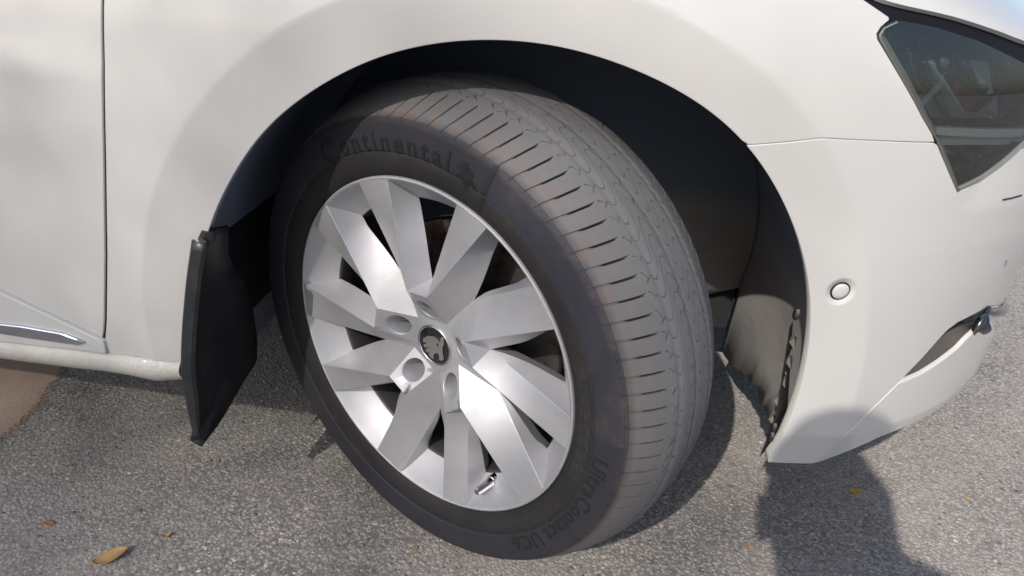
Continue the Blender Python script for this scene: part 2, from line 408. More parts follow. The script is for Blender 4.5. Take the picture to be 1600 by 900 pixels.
lp2 = list(lp)+[np.array([UMID, .2]), np.array([.88, .215])]+list(lq)
lip = panel('bumper_lip', lp2, M_white, car, grid=.012, flange=.006, rnd=.0022, offf=lambda uz: lipoff(uz)-.16*np.clip(zc_-uz[:, 1], 0, .2), extra=np.array(crz_b))
rc = uz_of([('s', UMID, .345), ('s', .86, .345), (1545, 477), (1515, 494), (1497, 503), (1482, 514), (1470, 526), (1440, 560), (1412, 589)])[::-1]
rcb = [q for q in lp if q[0] > rc[0][0]-.004]
def resamp(L, k):
    L = np.array(L); d = np.concatenate([[0], np.cumsum(np.hypot(*np.diff(L, axis=0).T))]); t_ = np.linspace(0, 1, k)**1.3*d[-1]
    return np.stack([np.interp(t_, d, L[:, 0]), np.interp(t_, d, L[:, 1])], 1)
KR = 70; ra_, rb_ = resamp(rc, KR), resamp(rcb, KR); V, F = [], []; rowsR = 11
for j in range(rowsR):
    t_ = j/(rowsR-1); L = ra_*(1-t_)+rb_*t_; rampd = np.clip((L[:, 0]-ra_[0, 0])/.12, 0, 1)
    off_ = -(.004+.034*rampd*math.sin(math.pi*min(1, t_*1.0))**.7)+lipoff(L)*t_
    if j == 0: off_ = off_*0-.0025
    if j == rowsR-1: off_ = lipoff(L)-.0015
    V += list(S(L[:, 0], L[:, 1], off_))
for j in range(rowsR-1):
    for i in range(KR-1): F.append((j*KR+i, j*KR+i+1, (j+1)*KR+i+1, (j+1)*KR+i))
rec = mk('bumper_recess', V, F, M_recess, car, smooth=50)
# chrome blade end that runs round the lower intake and its bracket
cl = [S(q[0], q[1]-.010, .001+.004*min(1, n_/4)) for n_, q in enumerate([q for q in rc if q[0] > pix(1532, 486)[0]][::3])]
V, F = tube(cl, [.002, .004, .006]+[.007]*(len(cl)-3), 10); fixn(mk('intake_trim', V, F, M_black, car, smooth=60))
q = pix(1517, 521); cl = [S(q[0]+i*.006, q[1]+i*.009, .002) for i in range(5)]
V, F = tube(cl, [.003, .006, .006, .004, .002], 8); fixn(mk('lip_bracket', V, F, M_black, car, smooth=60))
mk_ = [S(*pix(*q), .0006) for q in ((1569, 417), (1571, 412), (1572, 406))]; V, F = tube(mk_, .0011, 6); mk('tow_cover_seam', V, F, M_chrome, car)
mk_ = [S(*pix(*q), .0004) for q in ((1567, 312), (1582, 309), (1596, 305))]; V, F = tube(mk_, .0009, 6); mk('washer_seam', V, F, M_seal, car)
# dark seals behind the shut lines
strip('panel_seal', DOORLINE+[(165, 540)], .008, .003, M_seal, car)
strip('panel_seal', [(1178, 227), (1228, 222.5), (1285, 216), (1370, 220), (1468, 224)], .008, .0035, M_seal, car)
strip('panel_seal', [(162, 529), (0, 453), ('s', *(mlf+np.array([.1, -.03])))], .008, .003, M_seal, car)
strip('panel_seal', [(1322, 684), (1360, 641.5), (1407, 596)], .010, .016, M_seal, car)
strip('panel_seal', [(0, 531), (100, 542), (168, 551), (285, 567)], .008, .012, M_seal, car)

# ------------------------------------------------------------------ headlight
HL = [(1464, 222), (1442, 184), (1409, 124), (1373, 62), (1372, 52), (1379, 41), (1402, 31), (1442, 38), (1465, 43), (1529, 63), (1589, 92), (1602, 99)]
HB = [(1600, 225), (1567, 257), (1533, 283), (1496, 302), (1480, 262), (1464, 222)]
ht = uz_of(HL); hb = uz_of(HB); ext = .24
HP = list(ht)+[ht[-1]+np.array([ext*.5, -.01]), ht[-1]+np.array([ext, -.05]), hb[0]+np.array([ext, -.01])]+list(hb)
lamp = panel('headlight', HP, M_house, car, off=-.075, flange=0, grid=.02)
# housing side walls
hp = np.array(HP); V = list(S(hp[:, 0], hp[:, 1], -.002))+list(S(hp[:, 0], hp[:, 1], -.076)); k = len(hp)
mk('lamp_housing', V, [(i, (i+1) % k, k+(i+1) % k, k+i) for i in range(k)], M_house, lamp)
panel('lens', HP, M_glass, lamp, off=-.0015, flange=0, grid=.015)
bz = uz_of([(1376, 58), (1411, 122), (1444, 182), (1466, 224), (1482, 264), (1497, 300)]); bz2 = uz_of([(1506, 296), (1492, 258), (1475, 220), (1456, 182), (1424, 118), (1390, 58), (1380, 52)])
panel('bezel', list(bz)+list(bz2), M_bezel, lamp, off=-.006, flange=.004, grid=.01)
rim_o = np.array(HP[:len(ht)]); c0 = np.array([np.mean(np.array(HP)[:, 0]), np.mean(np.array(HP)[:, 1])])
def edge_band(path, w, off):
    L = np.array(uz_of(path)); T = np.gradient(L, axis=0); T /= np.linalg.norm(T, axis=1)[:, None]; Nn = np.stack([T[:, 1], -T[:, 0]], 1)
    V = list(S(L[:, 0], L[:, 1], off))+list(S((L+Nn*w*.5)[:, 0], (L+Nn*w*.5)[:, 1], off+.0016))+list(S((L+Nn*w)[:, 0], (L+Nn*w)[:, 1], off-.002)); k = len(L)
    mk('lens_edge', V, [(r*k+i, r*k+i+1, (r+1)*k+i+1, (r+1)*k+i) for r in (0, 1) for i in range(k-1)], M_edge, lamp, smooth=60)
M_edge = mat('lens_edge', (.13, .135, .12), .2, coat=.5)
edge_band([(1497, 300), (1480, 261), (1465, 222), (1443, 184), (1410, 124), (1375, 62), (1374, 54), (1381, 43), (1402, 33)], .003, -.0006)
edge_band([(1601, 226), (1568, 256), (1534, 281), (1498, 299)], .006, -.0006)
panel('light_guide', uz_of([(1490, 206), (1520, 207), (1650, 205)])+uz_of([(1650, 216), (1540, 219), (1490, 216)]), M_guide, lamp, off=-.02, flange=.01, grid=.01)
panel('divider', uz_of([(1466, 222), (1530, 223), (1640, 219)])+uz_of([(1640, 224), (1530, 229), (1470, 230)]), M_bezel, lamp, off=-.012, flange=.03, grid=.01)
def facet(name, px, m, off, tilt):
    Q = [pix(*q) for q in px]; V = [S(q[0], q[1], off+tilt[i]) for i, q in enumerate(Q)]; k = len(V); c = np.mean(V, 0)
    V2 = [v-SN(*Q[i])*.01 for i, v in enumerate(V)]
    fixn(mk(name, V+V2, [tuple(range(k)), tuple(range(k, 2*k))[::-1]]+[(i, k+i, k+(i+1) % k, (i+1) % k) for i in range(k)], m, lamp))
facet('grey_reflection', [(1488, 78), (1540, 78), (1640, 110), (1640, 196), (1512, 196), (1500, 150)], M_greyrefl, -.055, (0, -.008, 0, .0, .01, .006))  # added grey panel, stands in for the grey reflections on the lens
facet('reflector', [(1541, 128), (1563, 155), (1550, 188), (1532, 158)], M_red, -.033, (0, .012, 0, -.004))
facet('reflector', [(1478, 172), (1484, 180), (1528, 132), (1522, 126)], M_facet, -.036, (0, 0, 0, 0))
facet('reflector', [(1500, 96), (1509, 92), (1546, 186), (1538, 192)], M_facet, -.038, (0, 0, .012, 0))
facet('reflector', [(1568, 92), (1580, 96), (1598, 150), (1590, 152)], M_facet, -.036, (0, .012, .006, 0))
facet('reflector', [(1494, 235), (1502, 233), (1528, 250), (1526, 254)], M_facet, -.03, (0, .006, 0, .006))
facet('reflector', [(1480, 262), (1498, 270), (1497, 275), (1482, 268)], M_facet, -.02, (0, .006, 0, .0))
for (cx, cy, rr) in ((1530, 98, .024), (1600, 130, .03)):
    c = pix(cx, cy); V, F = [], []; sg = 28
    prof = [(rr*1.25, -.075), (rr*1.25, -.045), (rr*1.1, -.04), (rr, -.055), (rr*.9, -.05), (rr*.6, -.036), (rr*.25, -.031)]
    for r, dd in prof:
        for a in np.linspace(0, 2*math.pi, sg, endpoint=False): V.append(S(c[0]+r*math.cos(a), c[1]+r*math.sin(a), dd))
    for i in range(len(prof)-1):
        for j in range(sg): F.append((i*sg+j, i*sg+(j+1) % sg, (i+1)*sg+(j+1) % sg, (i+1)*sg+j))
    F.append(tuple((len(prof)-1)*sg+j for j in range(sg)))
    fixn(mk('projector', V, F, M_black, lamp, smooth=40))
# dark trim between hood and lamp, hood
gt = uz_of([(1340, -8), (1348, 0), (1391, 27), (1402, 29), (1442, 35), (1465, 40), (1529, 60), (1589, 89), (1602, 96)])
gu = uz_of([(1602, 63), (1560, 47), (1491, 25), (1408, 6), (1372, -6)])
M_trim = mat('trim_black', (.006, .007, .010), .55, spec=.2)
hood_trim = panel('hood_trim', list(gt)+[gt[-1]+np.array([.25, -.04]), gu[0]+np.array([.25, -.04])]+list(gu), M_trim, car, off=-.008, flange=.01, grid=.012)
he = [pix(1330, -30), pix(1372, -6), pix(1408, 6), pix(1491, 25), pix(1560, 47), pix(1602, 63)]; he = [np.array([.05, .93]), np.array([.2, .885])]+he+[he[-1]+np.array([.12, -.02]), he[-1]+np.array([.3, -.035])]
he = catmull(he, .2); V, F = [], []
for q in he:
    e0 = S(q[0], q[1], -.002); nn = SN(q[0], q[1]); nh = np.array([nn[0], nn[1], 0]); nh /= np.linalg.norm(nh)
    cen = np.array([-.05, 0, e0[2]]); inw = cen-e0; inw[2] = 0; D_ = np.linalg.norm(inw); inw /= D_
    for s, hgt in ((.004, -.003), (.0, .0), (.003, .005), (.012, .014), (.05, .042), (.12, .082), (.25, .125), (.45, .15), (.7, .16)):
        V.append(e0+inw*min(s, D_*.98)+np.array([0, 0, hgt]))
k = 9
for i in range(len(he)-1):
    for j in range(k-1): F.append((i*k+j, (i+1)*k+j, (i+1)*k+j+1, i*k+j+1))
hood = fixn(mk('hood', V, F, M_white, car, smooth=60))

# ------------------------------------------------------------------ wheel arch liner, flap, underbody
V, F = [], []
Lp = []      # liner outline (x,z): rear foot, over the top, front foot
Lp += [(-.382, .185), (-.380, .30)]
for a in np.radians(np.linspace(178, -8, 60)):
    r = .402-.010*max(0, math.cos(a))+.032*min(1, max(0, (a-R(140))/R(35)))
    Lp.append((XC+r*math.cos(a), ZC+r*math.sin(a)))
Lp += [(.441, .26)]
NJ = 26
def lin_pt(i, j):
    x, z = Lp[i]; a = math.atan2(z-ZC, x-XC)
    if a < R(-90): a += 2*math.pi
    xe, ze, ye = x, z, -.905
    if R(-16) < a < R(188) and i >= 2:
        keep = RA; q = float(np.interp(a, TH, RA)); xe, ze = XC+q*math.cos(a), ZC+q*math.sin(a)
        if xe < XB: u = xe-XB
        else:
            lo, hi = 0., .8
            for _ in range(30):
                m_ = (lo+hi)/2
                if S(m_, ze)[0] < xe: lo = m_
                else: hi = m_
            u = lo
        ye = float(S(u, ze)[1])+.013
    if i < 2: ye = -.86
    if j == 0: return (xe+.001*math.cos(a), ye, ze)
    y = ye+.012+(-.40-ye-.012)*((j-1)/(NJ-2))**1.2
    return (x, y, z)
for i in range(len(Lp)):
    for j in range(NJ): V.append(lin_pt(i, j))
k = NJ
for i in range(len(Lp)-1):
    for j in range(k-1): F.append((i*k+j, i*k+j+1, (i+1)*k+j+1, (i+1)*k+j))
# lower front rim of the liner, a little torn
fi = len(V); b0 = (len(Lp)-1)*k
jag = rng.normal(0, .0013, k)
for j in range(k):
    x, y, z = V[b0+j]
    zb = np.interp(y, [-.90, -.845, -.69, -.60, -.50, -.40], [.238, .229, .221, .195, .15, .12])+jag[j]+(-.012 if -.72 < y < -.70 else 0)
    V.append((x-.006 if j else x, y, min(zb, z-.003)))
for j in range(k-1): F.append((b0+j, b0+j+1, fi+j+1, fi+j))
# inner wall of the wheel housing
iw = len(V); V += [(x, -.4015, z) for x, z in Lp]; V.append((.05, -.401, .1)); 
for i in range(len(Lp)-1): F.append((iw+i, iw+i+1, len(V)-1))
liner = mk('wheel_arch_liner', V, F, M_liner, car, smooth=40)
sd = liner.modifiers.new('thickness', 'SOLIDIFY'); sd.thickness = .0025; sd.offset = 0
# slot in the liner and a raised rib
def box_on(name, P, ax, ay, az, m, parent):
    P = np.array(P); V = [P+sx*np.array(ax)+sy*np.array(ay)+sz*np.array(az) for sx in (-1, 1) for sy in (-1, 1) for sz in (-1, 1)]
    F = [(0, 1, 3, 2), (4, 6, 7, 5), (0, 4, 5, 1), (2, 3, 7, 6), (0, 2, 6, 4), (1, 5, 7, 3)]
    return fixn(mk(name, V, F, m, parent, bevel=None))
a_, b_ = on_x(1134, 506, .4445), on_x(1172, 533, .4445)
dd = (b_-a_)/2; box_on('liner_slot', (a_+b_)/2, dd, (.002, 0, 0), (0, dd[2]*.25+.001, .004), M_seal, car)
# folded clip tabs along the front lip
M_tab = mat('tab_plastic', (.30, .29, .27), .45)
def tab(px, py, w, h):
    P = S(*pix(px, py))+np.array([-.008, .012, 0])
    ed = pix(px, py-20); Pu = S(*ed)+np.array([-.008, .012, 0]); t_ = Pu-P; t_ /= np.linalg.norm(t_)
    i_ = np.array([.25, .97, 0]); nn = np.cross(t_, i_)
    V = [P-t_*h, P+t_*h, P+t_*h*.9+i_*w, P-t_*h*.6+i_*w, P-t_*h*.2+nn*.007+i_*w*.35, P+t_*h*.5-nn*.002+i_*w*.3, P-t_*h*.55+nn*.004+i_*w*.8]
    F = [(0, 4, 5, 1), (4, 6, 2, 5), (0, 3, 6, 4), (1, 5, 2), (6, 3, 2)]
    mk('liner_tab', V, F, M_tab, car, smooth=20)
for q in ((1256, 545), (1249, 575), (1240, 605), (1230, 638), (1222, 668)): tab(q[0], q[1], .018, .0115)
for q in ((1259, 500), (1222, 678), (1218, 692)):
    P = S(*pix(*q))+np.array([-.006, .012, 0]); V, F = [], []
    for r, dp in ((.006, 0), (.006, .004), (.003, .006)):
        for a in np.linspace(0, 2*math.pi, 10, endpoint=False): V.append(P+np.array([-dp, r*math.cos(a)*.8, r*math.sin(a)*1.3]))
    for i in range(2):
        for j in range(10): F.append((i*10+j, i*10+(j+1) % 10, (i+1)*10+(j+1) % 10, (i+1)*10+j))
    F.append(tuple(20+j for j in range(10))); fixn(mk('liner_screw', V, F, M_gun, car, smooth=40))
V = [(.408, -.862, .30), (.392, -.868, .43), (.400, -.850, .43), (.428, -.838, .30), (.420, -.838, .232), (.408, -.848, .22)]
mk('lip_backing', V, [(0, 1, 2, 3), (0, 3, 4, 5)], M_seal, car)

# mud flap: edge flange outside, plate facing the tyre
fo = [on_y(303, 378, -.932), on_y(293, 450, -.934), on_y(286, 540, -.936), on_y(287, 590, -.935), on_y(297, 650, -.932), on_y(306, 684, -.93)]
fo = catmull(fo, .2); k = len(fo)
V, F = [], []; rows = 10
rowz = lambda tt: None
inner_end = catmull([(-.862, .47), (-.85, .42), (-.80, .36), (-.76, .28), (-.757, .205), (-.80, .19), (-.87, .172), (-.927, .172)], .2)
for i in range(k):
    f = i/(k-1); P = fo[i]; e = inner_end[min(len(inner_end)-1, int(round(f*(len(inner_end)-1))))]
    xo = P[0]
    w_ = 1-.75*max(0, (f-.7)/.3); V += [(xo-.006, P[1]+.006, P[2]), (xo-.003, P[1]+.001, P[2]), (xo, P[1]-.001, P[2]), (xo+.011*w_, P[1]-.0005, P[2]-.001), (xo+.0145*w_, P[1]+.003, P[2]-.001),
          (xo+.013*w_, P[1]+.008*w_, P[2]-.001), (xo+.003, P[1]+.016*w_, P[2]-.002)]
    for s in (.25, .5, .75, 1.):
        y = P[1]+.016*w_+(e[0]-P[1]-.016*w_)*s; z = P[2]-.002+(e[1]-P[2])*s
        V.append((xo+.002-.012*math.sin(s*math.pi)+.004*s, y, z))
k2 = 11
for i in range(k-1):
    for j in range(k2-1): F.append((i*k2+j, (i+1)*k2+j, (i+1)*k2+j+1, i*k2+j+1))
flap = mk('mud_flap', V, F, M_flap, car, smooth=40); fixn(flap)
sd = flap.modifiers.new('thickness', 'SOLIDIFY'); sd.thickness = .004; sd.offset = -1
P0 = on_y(322, 374, -.905); V, F = tube([P0, P0+np.array([.004, .0, .012]), P0+np.array([.006, .004, .018])], [.010, .009, .003], 10); fixn(mk('flap_clip', V, F, M_flap, car, smooth=60))
# underbody and engine-bay shell so that no daylight leaks behind the skins
def slab(name, x0, x1, y0, y1, z0, z1, m):
    V = [(x, y, z) for x in (x0, x1) for y in (y0, y1) for z in (z0, z1)]
    return fixn(mk(name, V, [(0, 1, 3, 2), (4, 6, 7, 5), (0, 4, 5, 1), (2, 3, 7, 6), (0, 2, 6, 4), (1, 5, 7, 3)], m, car))
slab('underbody', -1.35, -.37, -.78, .9, .25, .60, M_dark)
slab('engine_bay', -.36, .44, -.38, .38, .16, .70, M_dark)
slab('front_undertray', .46, .80, -.45, .45, .19, .62, M_dark)

# ------------------------------------------------------------------ steered front wheel
sa, cb_ = .50916, -.03175
nW = np.array([-math.sin(sa)*math.cos(cb_), -math.cos(sa)*math.cos(cb_), math.sin(cb_)]); hW = np.array([math.cos(sa), -math.sin(sa), 0]); vW = np.cross(nW, hW)
CW = np.array([0, -.79, .334])
MW = Matrix(((hW[0], vW[0], nW[0], CW[0]), (hW[1], vW[1], nW[1], CW[1]), (hW[2], vW[2], nW[2], CW[2]), (0, 0, 0, 1)))
def wl(px, py, d):            # pixel -> wheel plane at axial offset d (local coordinates)
    r_ = ray(px, py); O = CW+d*nW; q = CAM+r_*((O-CAM)@nW)/(r_@nW)-O
    return np.array([q@hW, q@vW, d])
def lathe(prof, seg):
    V, F = [], []; k = len(prof)
    for i in range(seg):
        a = 2*math.pi*i/seg
        for r, d in prof: V.append((r*math.cos(a), r*math.sin(a), d))
    for i in range(seg):
        for j in range(k-1):
            i2 = (i+1) % seg; F.append((i*k+j, i2*k+j, i2*k+j+1, i*k+j+1))
    return V, F
def spl(P, step=.25): return [tuple(q) for q in catmull(P, step)]
rimp = [(.226, .088), (.2300, .0925), (.2318, .0965), (.2318, .0992), (.2310, .1010), (.2292, .1016), (.2272, .1006)]+spl([(.2272, .1006), (.2235, .0950), (.217, .0855), (.209, .0755), (.2015, .0675), (.1965, .0630)])[1:]
rimq = [(.1965, .0630), (.1950, .0612), (.1942, .058), (.1945, .04), (.197, .02), (.204, .0), (.209, -.05), (.212, -.09), (.225, -.1)]
V, F = lathe(rimp, 192)
wheel = fixn(mk('wheel', V, F, M_alloy, car, smooth=40)); wheel.matrix_local = MW
M_barrel = mat('brake_dusted_alloy', (.075, .075, .078), .5, metal=.4)
V, F = lathe(rimq, 128); fixn(mk('barrel', V, F, M_barrel, wheel, smooth=40))
def pol(r, a, d): a = R(a); return np.array([r*math.cos(a), r*math.sin(a), d])
CP, CM = pol(.0855, 11.3, .100), pol(.0862, -11.3, .100)
FP, FM = pol(.0425, 31, .0722), pol(.0425, -30, .0722)
A1, A1m = pol(.106, 33.8, .0665), pol(.106, 33.8-72, .0665)
A2 = pol(.0975, -2.5, .074)
PCo, PEo = pol(.2290, 8.5, .1008), pol(.2290, 21.5, .1012)
QCo, QEo = pol(.2290, -30.2, .1008), pol(.2290, -18.8, .1012)
def cubic(P, ts):
    P = np.array(P); L = np.concatenate([[0], np.cumsum(np.linalg.norm(np.diff(P, axis=0), axis=1))]); L /= L[-1]
    return np.stack([np.interp(ts, L, P[:, i]) for i in range(3)], 1)
def spoke(crest, edge, fL, fR, apexpt, which):
    """crest/edge straight lines, feet poly-lines; returns closed spoke mesh"""
    K = 15; ts = np.linspace(0, 1, K)
    C_ = crest[0]+(crest[1]-crest[0])*ts[:, None]; E_ = edge[0]+(edge[1]-edge[0])*ts[:, None]
    E_ = E_.copy(); L_ = cubic(spl(fL, .2), ts); R_ = cubic(spl(fR, .2), ts)
    rows = []
    for i in range(K):
        m1 = L_[i]*.5+C_[i]*.5; m1 = m1+np.array([0, 0, -.0015])*math.sin(math.pi*ts[i])     # hollow flank
        m2 = R_[i]*.45+E_[i]*.55
        bL, bR = L_[i]*.22+R_[i]*.78, R_[i]*.88+L_[i]*.12; bL[2] = bR[2] = .048
        mid = (C_[i]+E_[i])/2+np.array([0, 0, -.0006])*math.sin(math.pi*ts[i])
        rows.append([bL, L_[i], m1, C_[i], mid, E_[i], m2, R_[i], bR])
    V = [p for r in rows for p in r]; k = 9; F = []
    for i in range(K-1):
        for j in range(k-1): F.append((i*k+j, (i+1)*k+j, (i+1)*k+j+1, i*k+j+1))
        F.append((i*k+8, (i+1)*k+8, (i+1)*k, i*k))
    F.append(tuple((K-1)*k+j for j in range(k)))
    if which == 'P': V.append(apexpt); ai = len(V)-1; F += [(ai, 3, 4), (ai, 4, 5)]         # flat runs in to the hub
    else: V.append(apexpt); ai = len(V)-1; F += [(ai, 1, 2), (ai, 2, 3)]
    return V, F
P_fL = [A2, pol(.125, .2, .073), pol(.153, 2.0, .071), pol(.180, 4.6, .066), pol(.197, 6.4, .062), pol(.214, 7.4, .066), pol(.2275, 8.2, .085)]
P_fR = [A1+np.array([0, 0, -.001]), pol(.13, 31.4, .066), pol(.16, 27.4, .067), pol(.18, 25.5, .067), pol(.193, 25.2, .063), pol(.210, 24.2, .066), pol(.2275, 22.3, .085)]
Q_fL = [A1m, pol(.125, -36.4, .066), pol(.155, -33.9, .066), pol(.18, -32.2, .066), pol(.195, -31.4, .063), pol(.212, -31.0, .066), pol(.2275, -30.4, .085)]
Q_fR = [A2+np.array([0, 0, -.001]), pol(.12, -5.4, .071), pol(.141, -8.6, .067), pol(.162, -10.8, .066), pol(.186, -13.4, .065), pol(.196, -14.6, .062), pol(.212, -16.5, .066), pol(.2275, -18.2, .085)]
sp_mesh = {}
for nm, args in (('P', ((CP, PCo), (A1, PEo), P_fL, P_fR, FP, 'P')), ('Q', ((CM, QCo), (A2, QEo), Q_fL, Q_fR, FM, 'Q'))):
    V, F = spoke(*args); o = weld(mk('spoke', V, F, M_alloy, wheel, smooth=30, bevel=.0016)); o.data.set_sharp_from_angle(angle=R(30)); sp_mesh[nm] = o
LUG = 22.5
# hub: facets with bolt holes, walls, valleys, centre
hv, hf = [], []
def add(vs): i = len(hv); hv.extend(vs); return i
seg = 32
inner_ring = []
for kk in range(5):
    a0 = R(LUG+72*kk); rotm = np.array([[math.cos(a0), -math.sin(a0), 0], [math.sin(a0), math.cos(a0), 0], [0, 0, 1]])
    T_ = lambda p_: rotm@np.array(p_)
    cx = .0565; pd = lambda x: .0722+(x-FP[0])*(.100-.0722)/(CP[0]-FP[0])
    quad = [CP, CM, FM, FP]; cr = []
    angs = np.linspace(0, 2*math.pi, seg, endpoint=False)
    for a in angs:                                  # boundary of the facet in direction a
        dx, dy = math.cos(a), math.sin(a); best = None
        for p0, p1 in zip(quad, quad[1:]+quad[:1]):
            ex, ey = p1[0]-p0[0], p1[1]-p0[1]; den = dx*ey-dy*ex
            if abs(den) < 1e-12: continue
            t_ = ((p0[0]-cx)*ey-(p0[1])*ex)/den; s_ = ((p0[0]-cx)*dy-p0[1]*dx)/den
            if t_ > 0 and -1e-6 <= s_ <= 1+1e-6 and (best is None or t_ < best): best = t_
        cr.append((cx+dx*best, dy*best))
    # snap nearest directions to the true corners
    for c_ in quad:
        j = min(range(seg), key=lambda j: (cr[j][0]-c_[0])**2+(cr[j][1]-c_[1])**2); cr[j] = (c_[0], c_[1])
    rings = [[T_((x, y, pd(x))) for x, y in cr]]
    for rr, dz in ((.0158, 0), (.0152, -.0006), (.0146, -.0018), (.0138, -.018), (.0132, -.030)):
        rings.append([T_((cx+rr*math.cos(a), rr*math.sin(a), (pd(cx+rr*math.cos(a)) if dz > -.01 else pd(cx))+dz)) for a in angs])
    st_ = [add(r_) for r_ in rings]
    for q in range(len(rings)-1):
        for j in range(seg): hf.append((st_[q]+j, st_[q]+(j+1) % seg, st_[q+1]+(j+1) % seg, st_[q+1]+j))
    hf.append(tuple(st_[-1]+j for j in range(seg)))
    i = add([T_(CP), T_(CM), T_(A2)]); hf.append((i, i+1, i+2))
    nx = np.array([[math.cos(R(72)), -math.sin(R(72)), 0], [math.sin(R(72)), math.cos(R(72)), 0], [0, 0, 1]])
    i = add([T_(FP), T_(A1), T_(nx@FM)]); hf.append((i, i+1, i+2))
    inner_ring += [T_(FM), T_(FP)]
IR = []
for i in range(10):
    a, b = inner_ring[i], inner_ring[(i+1) % 10]
    for s in np.linspace(0, 1, 5)[:-1]: IR.append(a+(b-a)*s)
kR = len(IR); c1 = [q/np.hypot(q[0], q[1])*.0300+np.array([0, 0, .0]) for q in IR]
for q, w in zip(c1, IR): q[2] = .0735
c2 = [np.array([q[0]*.95, q[1]*.95, .0725]) for q in c1]; c3 = [np.array([q[0]*.93, q[1]*.93, .06]) for q in c1]
i0, i1, i2, i3 = add(IR), add(c1), add(c2), add(c3)
for a, b in ((i0, i1), (i1, i2), (i2, i3)):
    for j in range(kR): hf.append((a+j, a+(j+1) % kR, b+(j+1) % kR, b+j))
hub = weld(mk('hub', hv, hf, M_alloy, wheel, smooth=28))
bm = bmesh.new(); bm.from_mesh(hub.data); bm.normal_update()
for f in bm.faces:
    c_ = f.calc_center_median(); 
    if abs(f.normal.z) > .2 and f.normal.z < 0: f.normal_flip()
bm.to_mesh(hub.data); bm.free(); hub.data.set_sharp_from_angle(angle=R(28))
# bolts
V, F = [], []
for r, d in ((.0112, .040), (.0112, .056), (.0098, .058)):
    for a in np.linspace(0, 2*math.pi, 6, endpoint=False): V.append((r*math.cos(a), r*math.sin(a), d))
for r, d in ((.0065, .058), (.006, .053)):
    for a in np.linspace(0, 2*math.pi, 6, endpoint=False): V.append((r*math.cos(a), r*math.sin(a), d))
for i in range(4):
    for j in range(6): F.append((i*6+j, i*6+(j+1) % 6, (i+1)*6+(j+1) % 6, (i+1)*6+j))
F.append(tuple(24+j for j in range(6)))
M_bolt = mat('bolt_steel', (.30, .28, .265), .4, metal=.85)
bolt = fixn(mk('wheel_bolt', V, F, M_bolt, wheel, smooth=30))
for kk in range(5):
    rz = Matrix.Rotation(R(LUG+72*kk), 4, 'Z')
    for nm in 'PQ':
        o = sp_mesh[nm] if kk == 0 else sp_mesh[nm].copy()
        if kk: col.objects.link(o); o.parent = wheel
        o.matrix_local = rz
    o = bolt if kk == 0 else bolt.copy()
    if kk: col.objects.link(o); o.parent = wheel
    a = R(LUG+72*kk); o.matrix_local = Matrix.Translation((.0565*math.cos(a), .0565*math.sin(a), 0))@Matrix.Rotation(kk*.9, 4, 'Z')
# centre cap with emblem
V, F = lathe([(.0292, .066), (.0292, .0745), (.0286, .0758), (.0272, .0762), (.0262, .0757), (.0258, .0748)], 64); fixn(mk('cap_ring', V, F, M_chrome, wheel, smooth=50))
V, F = lathe([(.0260, .0746), (.018, .0753), (.009, .0757), (.0005, .0758)], 48); F.append(tuple(i*4+3 for i in range(48))); fixn(mk('hub_cap', V, F, M_black, wheel, smooth=60))
EMB = [(368, 398), (400, 380), (445, 386), (478, 415), (488, 430), (489, 404), (499, 388), (513, 402), (514, 440), (503, 462), (505, 500), (512, 545), (498, 554), (479, 549), (481, 520), (470, 503), (452, 501), (441, 515), (440, 545), (420, 530), (404, 507), (420, 489), (397, 498), (383, 476), (413, 456), (379, 463), (370, 441), (402, 428), (367, 424)]
EP = [wl(580+x/4.5, 440+y/4.5, .0762) for x, y in EMB]; c_ = np.mean(EP, 0)
bm = bmesh.new(); vs = [bm.verts.new(q) for q in EP]; f = bm.faces.new(vs); f.normal_update()
if f.normal.z < 0: f.normal_flip()
r_ = bmesh.ops.extrude_face_region(bm, geom=[f])
for q in r_['geom']:
    if isinstance(q, bmesh.types.BMVert): q.co.z += .0008
bmesh.ops.recalc_face_normals(bm, faces=bm.faces[:])
me = bpy.data.meshes.new('emblem'); bm.to_mesh(me); bm.free(); me.materials.append(M_chrome); em = bpy.data.objects.new('emblem', me); col.objects.link(em); em.parent = wheel
M_emb = mat('emblem_silver', (.52, .50, .48), .3, metal=.85); me.materials[0] = M_emb
q = wl(580+466/4.5, 440+446/4.5, .0772)
V = [q+np.array([.0019*math.cos(a), .0019*math.sin(a), 0]) for a in np.linspace(0, 2*math.pi, 14, endpoint=False)]; mk('emblem_eye', V, [tuple(range(14))], M_black, wheel)
# valve
vb = pol(.2045, 300.5, .060); vt = vb+np.array([-.003, .001, .042])
V, F = tube([vb, vb+(vt-vb)*.3, vb+(vt-vb)*.32, vb+(vt-vb)*.55, vb+(vt-vb)*.57, vt-(vt-vb)*.12, vt], [.0082, .0080, .0064, .0064, .0058, .0056, .004], 14); fixn(mk('valve', V, F, M_chrome, wheel, smooth=35))
# brake disc (turns with the wheel)
V, F = lathe([(.076, .012), (.076, .036), (.074, .039), (.03, .039)], 72); fixn(mk('disc_hat', V, F, M_disc, wheel, smooth=40))
V, F = lathe([(.072, .010), (.152, .010), (.154, .008), (.154, .002), (.146, .001), (.146, -.006), (.154, -.007), (.154, -.014), (.072, -.015)], 96); fixn(mk('brake_disc', V, F, M_disc, wheel, smooth=30))
V, F = [], []; ang = np.radians(np.linspace(150, 214, 14))
prof = [(.094, .010), (.094, .030), (.110, .037), (.150, .037), (.163, .028), (.166, .0), (.166, -.04), (.10, -.05)]
for a in ang:
    for r, d in prof: V.append((r*math.cos(a), r*math.sin(a), d))
k = len(prof)
for i in range(len(ang)-1):
    for j in range(k-1): F.append((i*k+j, (i+1)*k+j, (i+1)*k+j+1, i*k+j+1))
F += [tuple(range(k)), tuple((len(ang)-1)*k+j for j in range(k))]
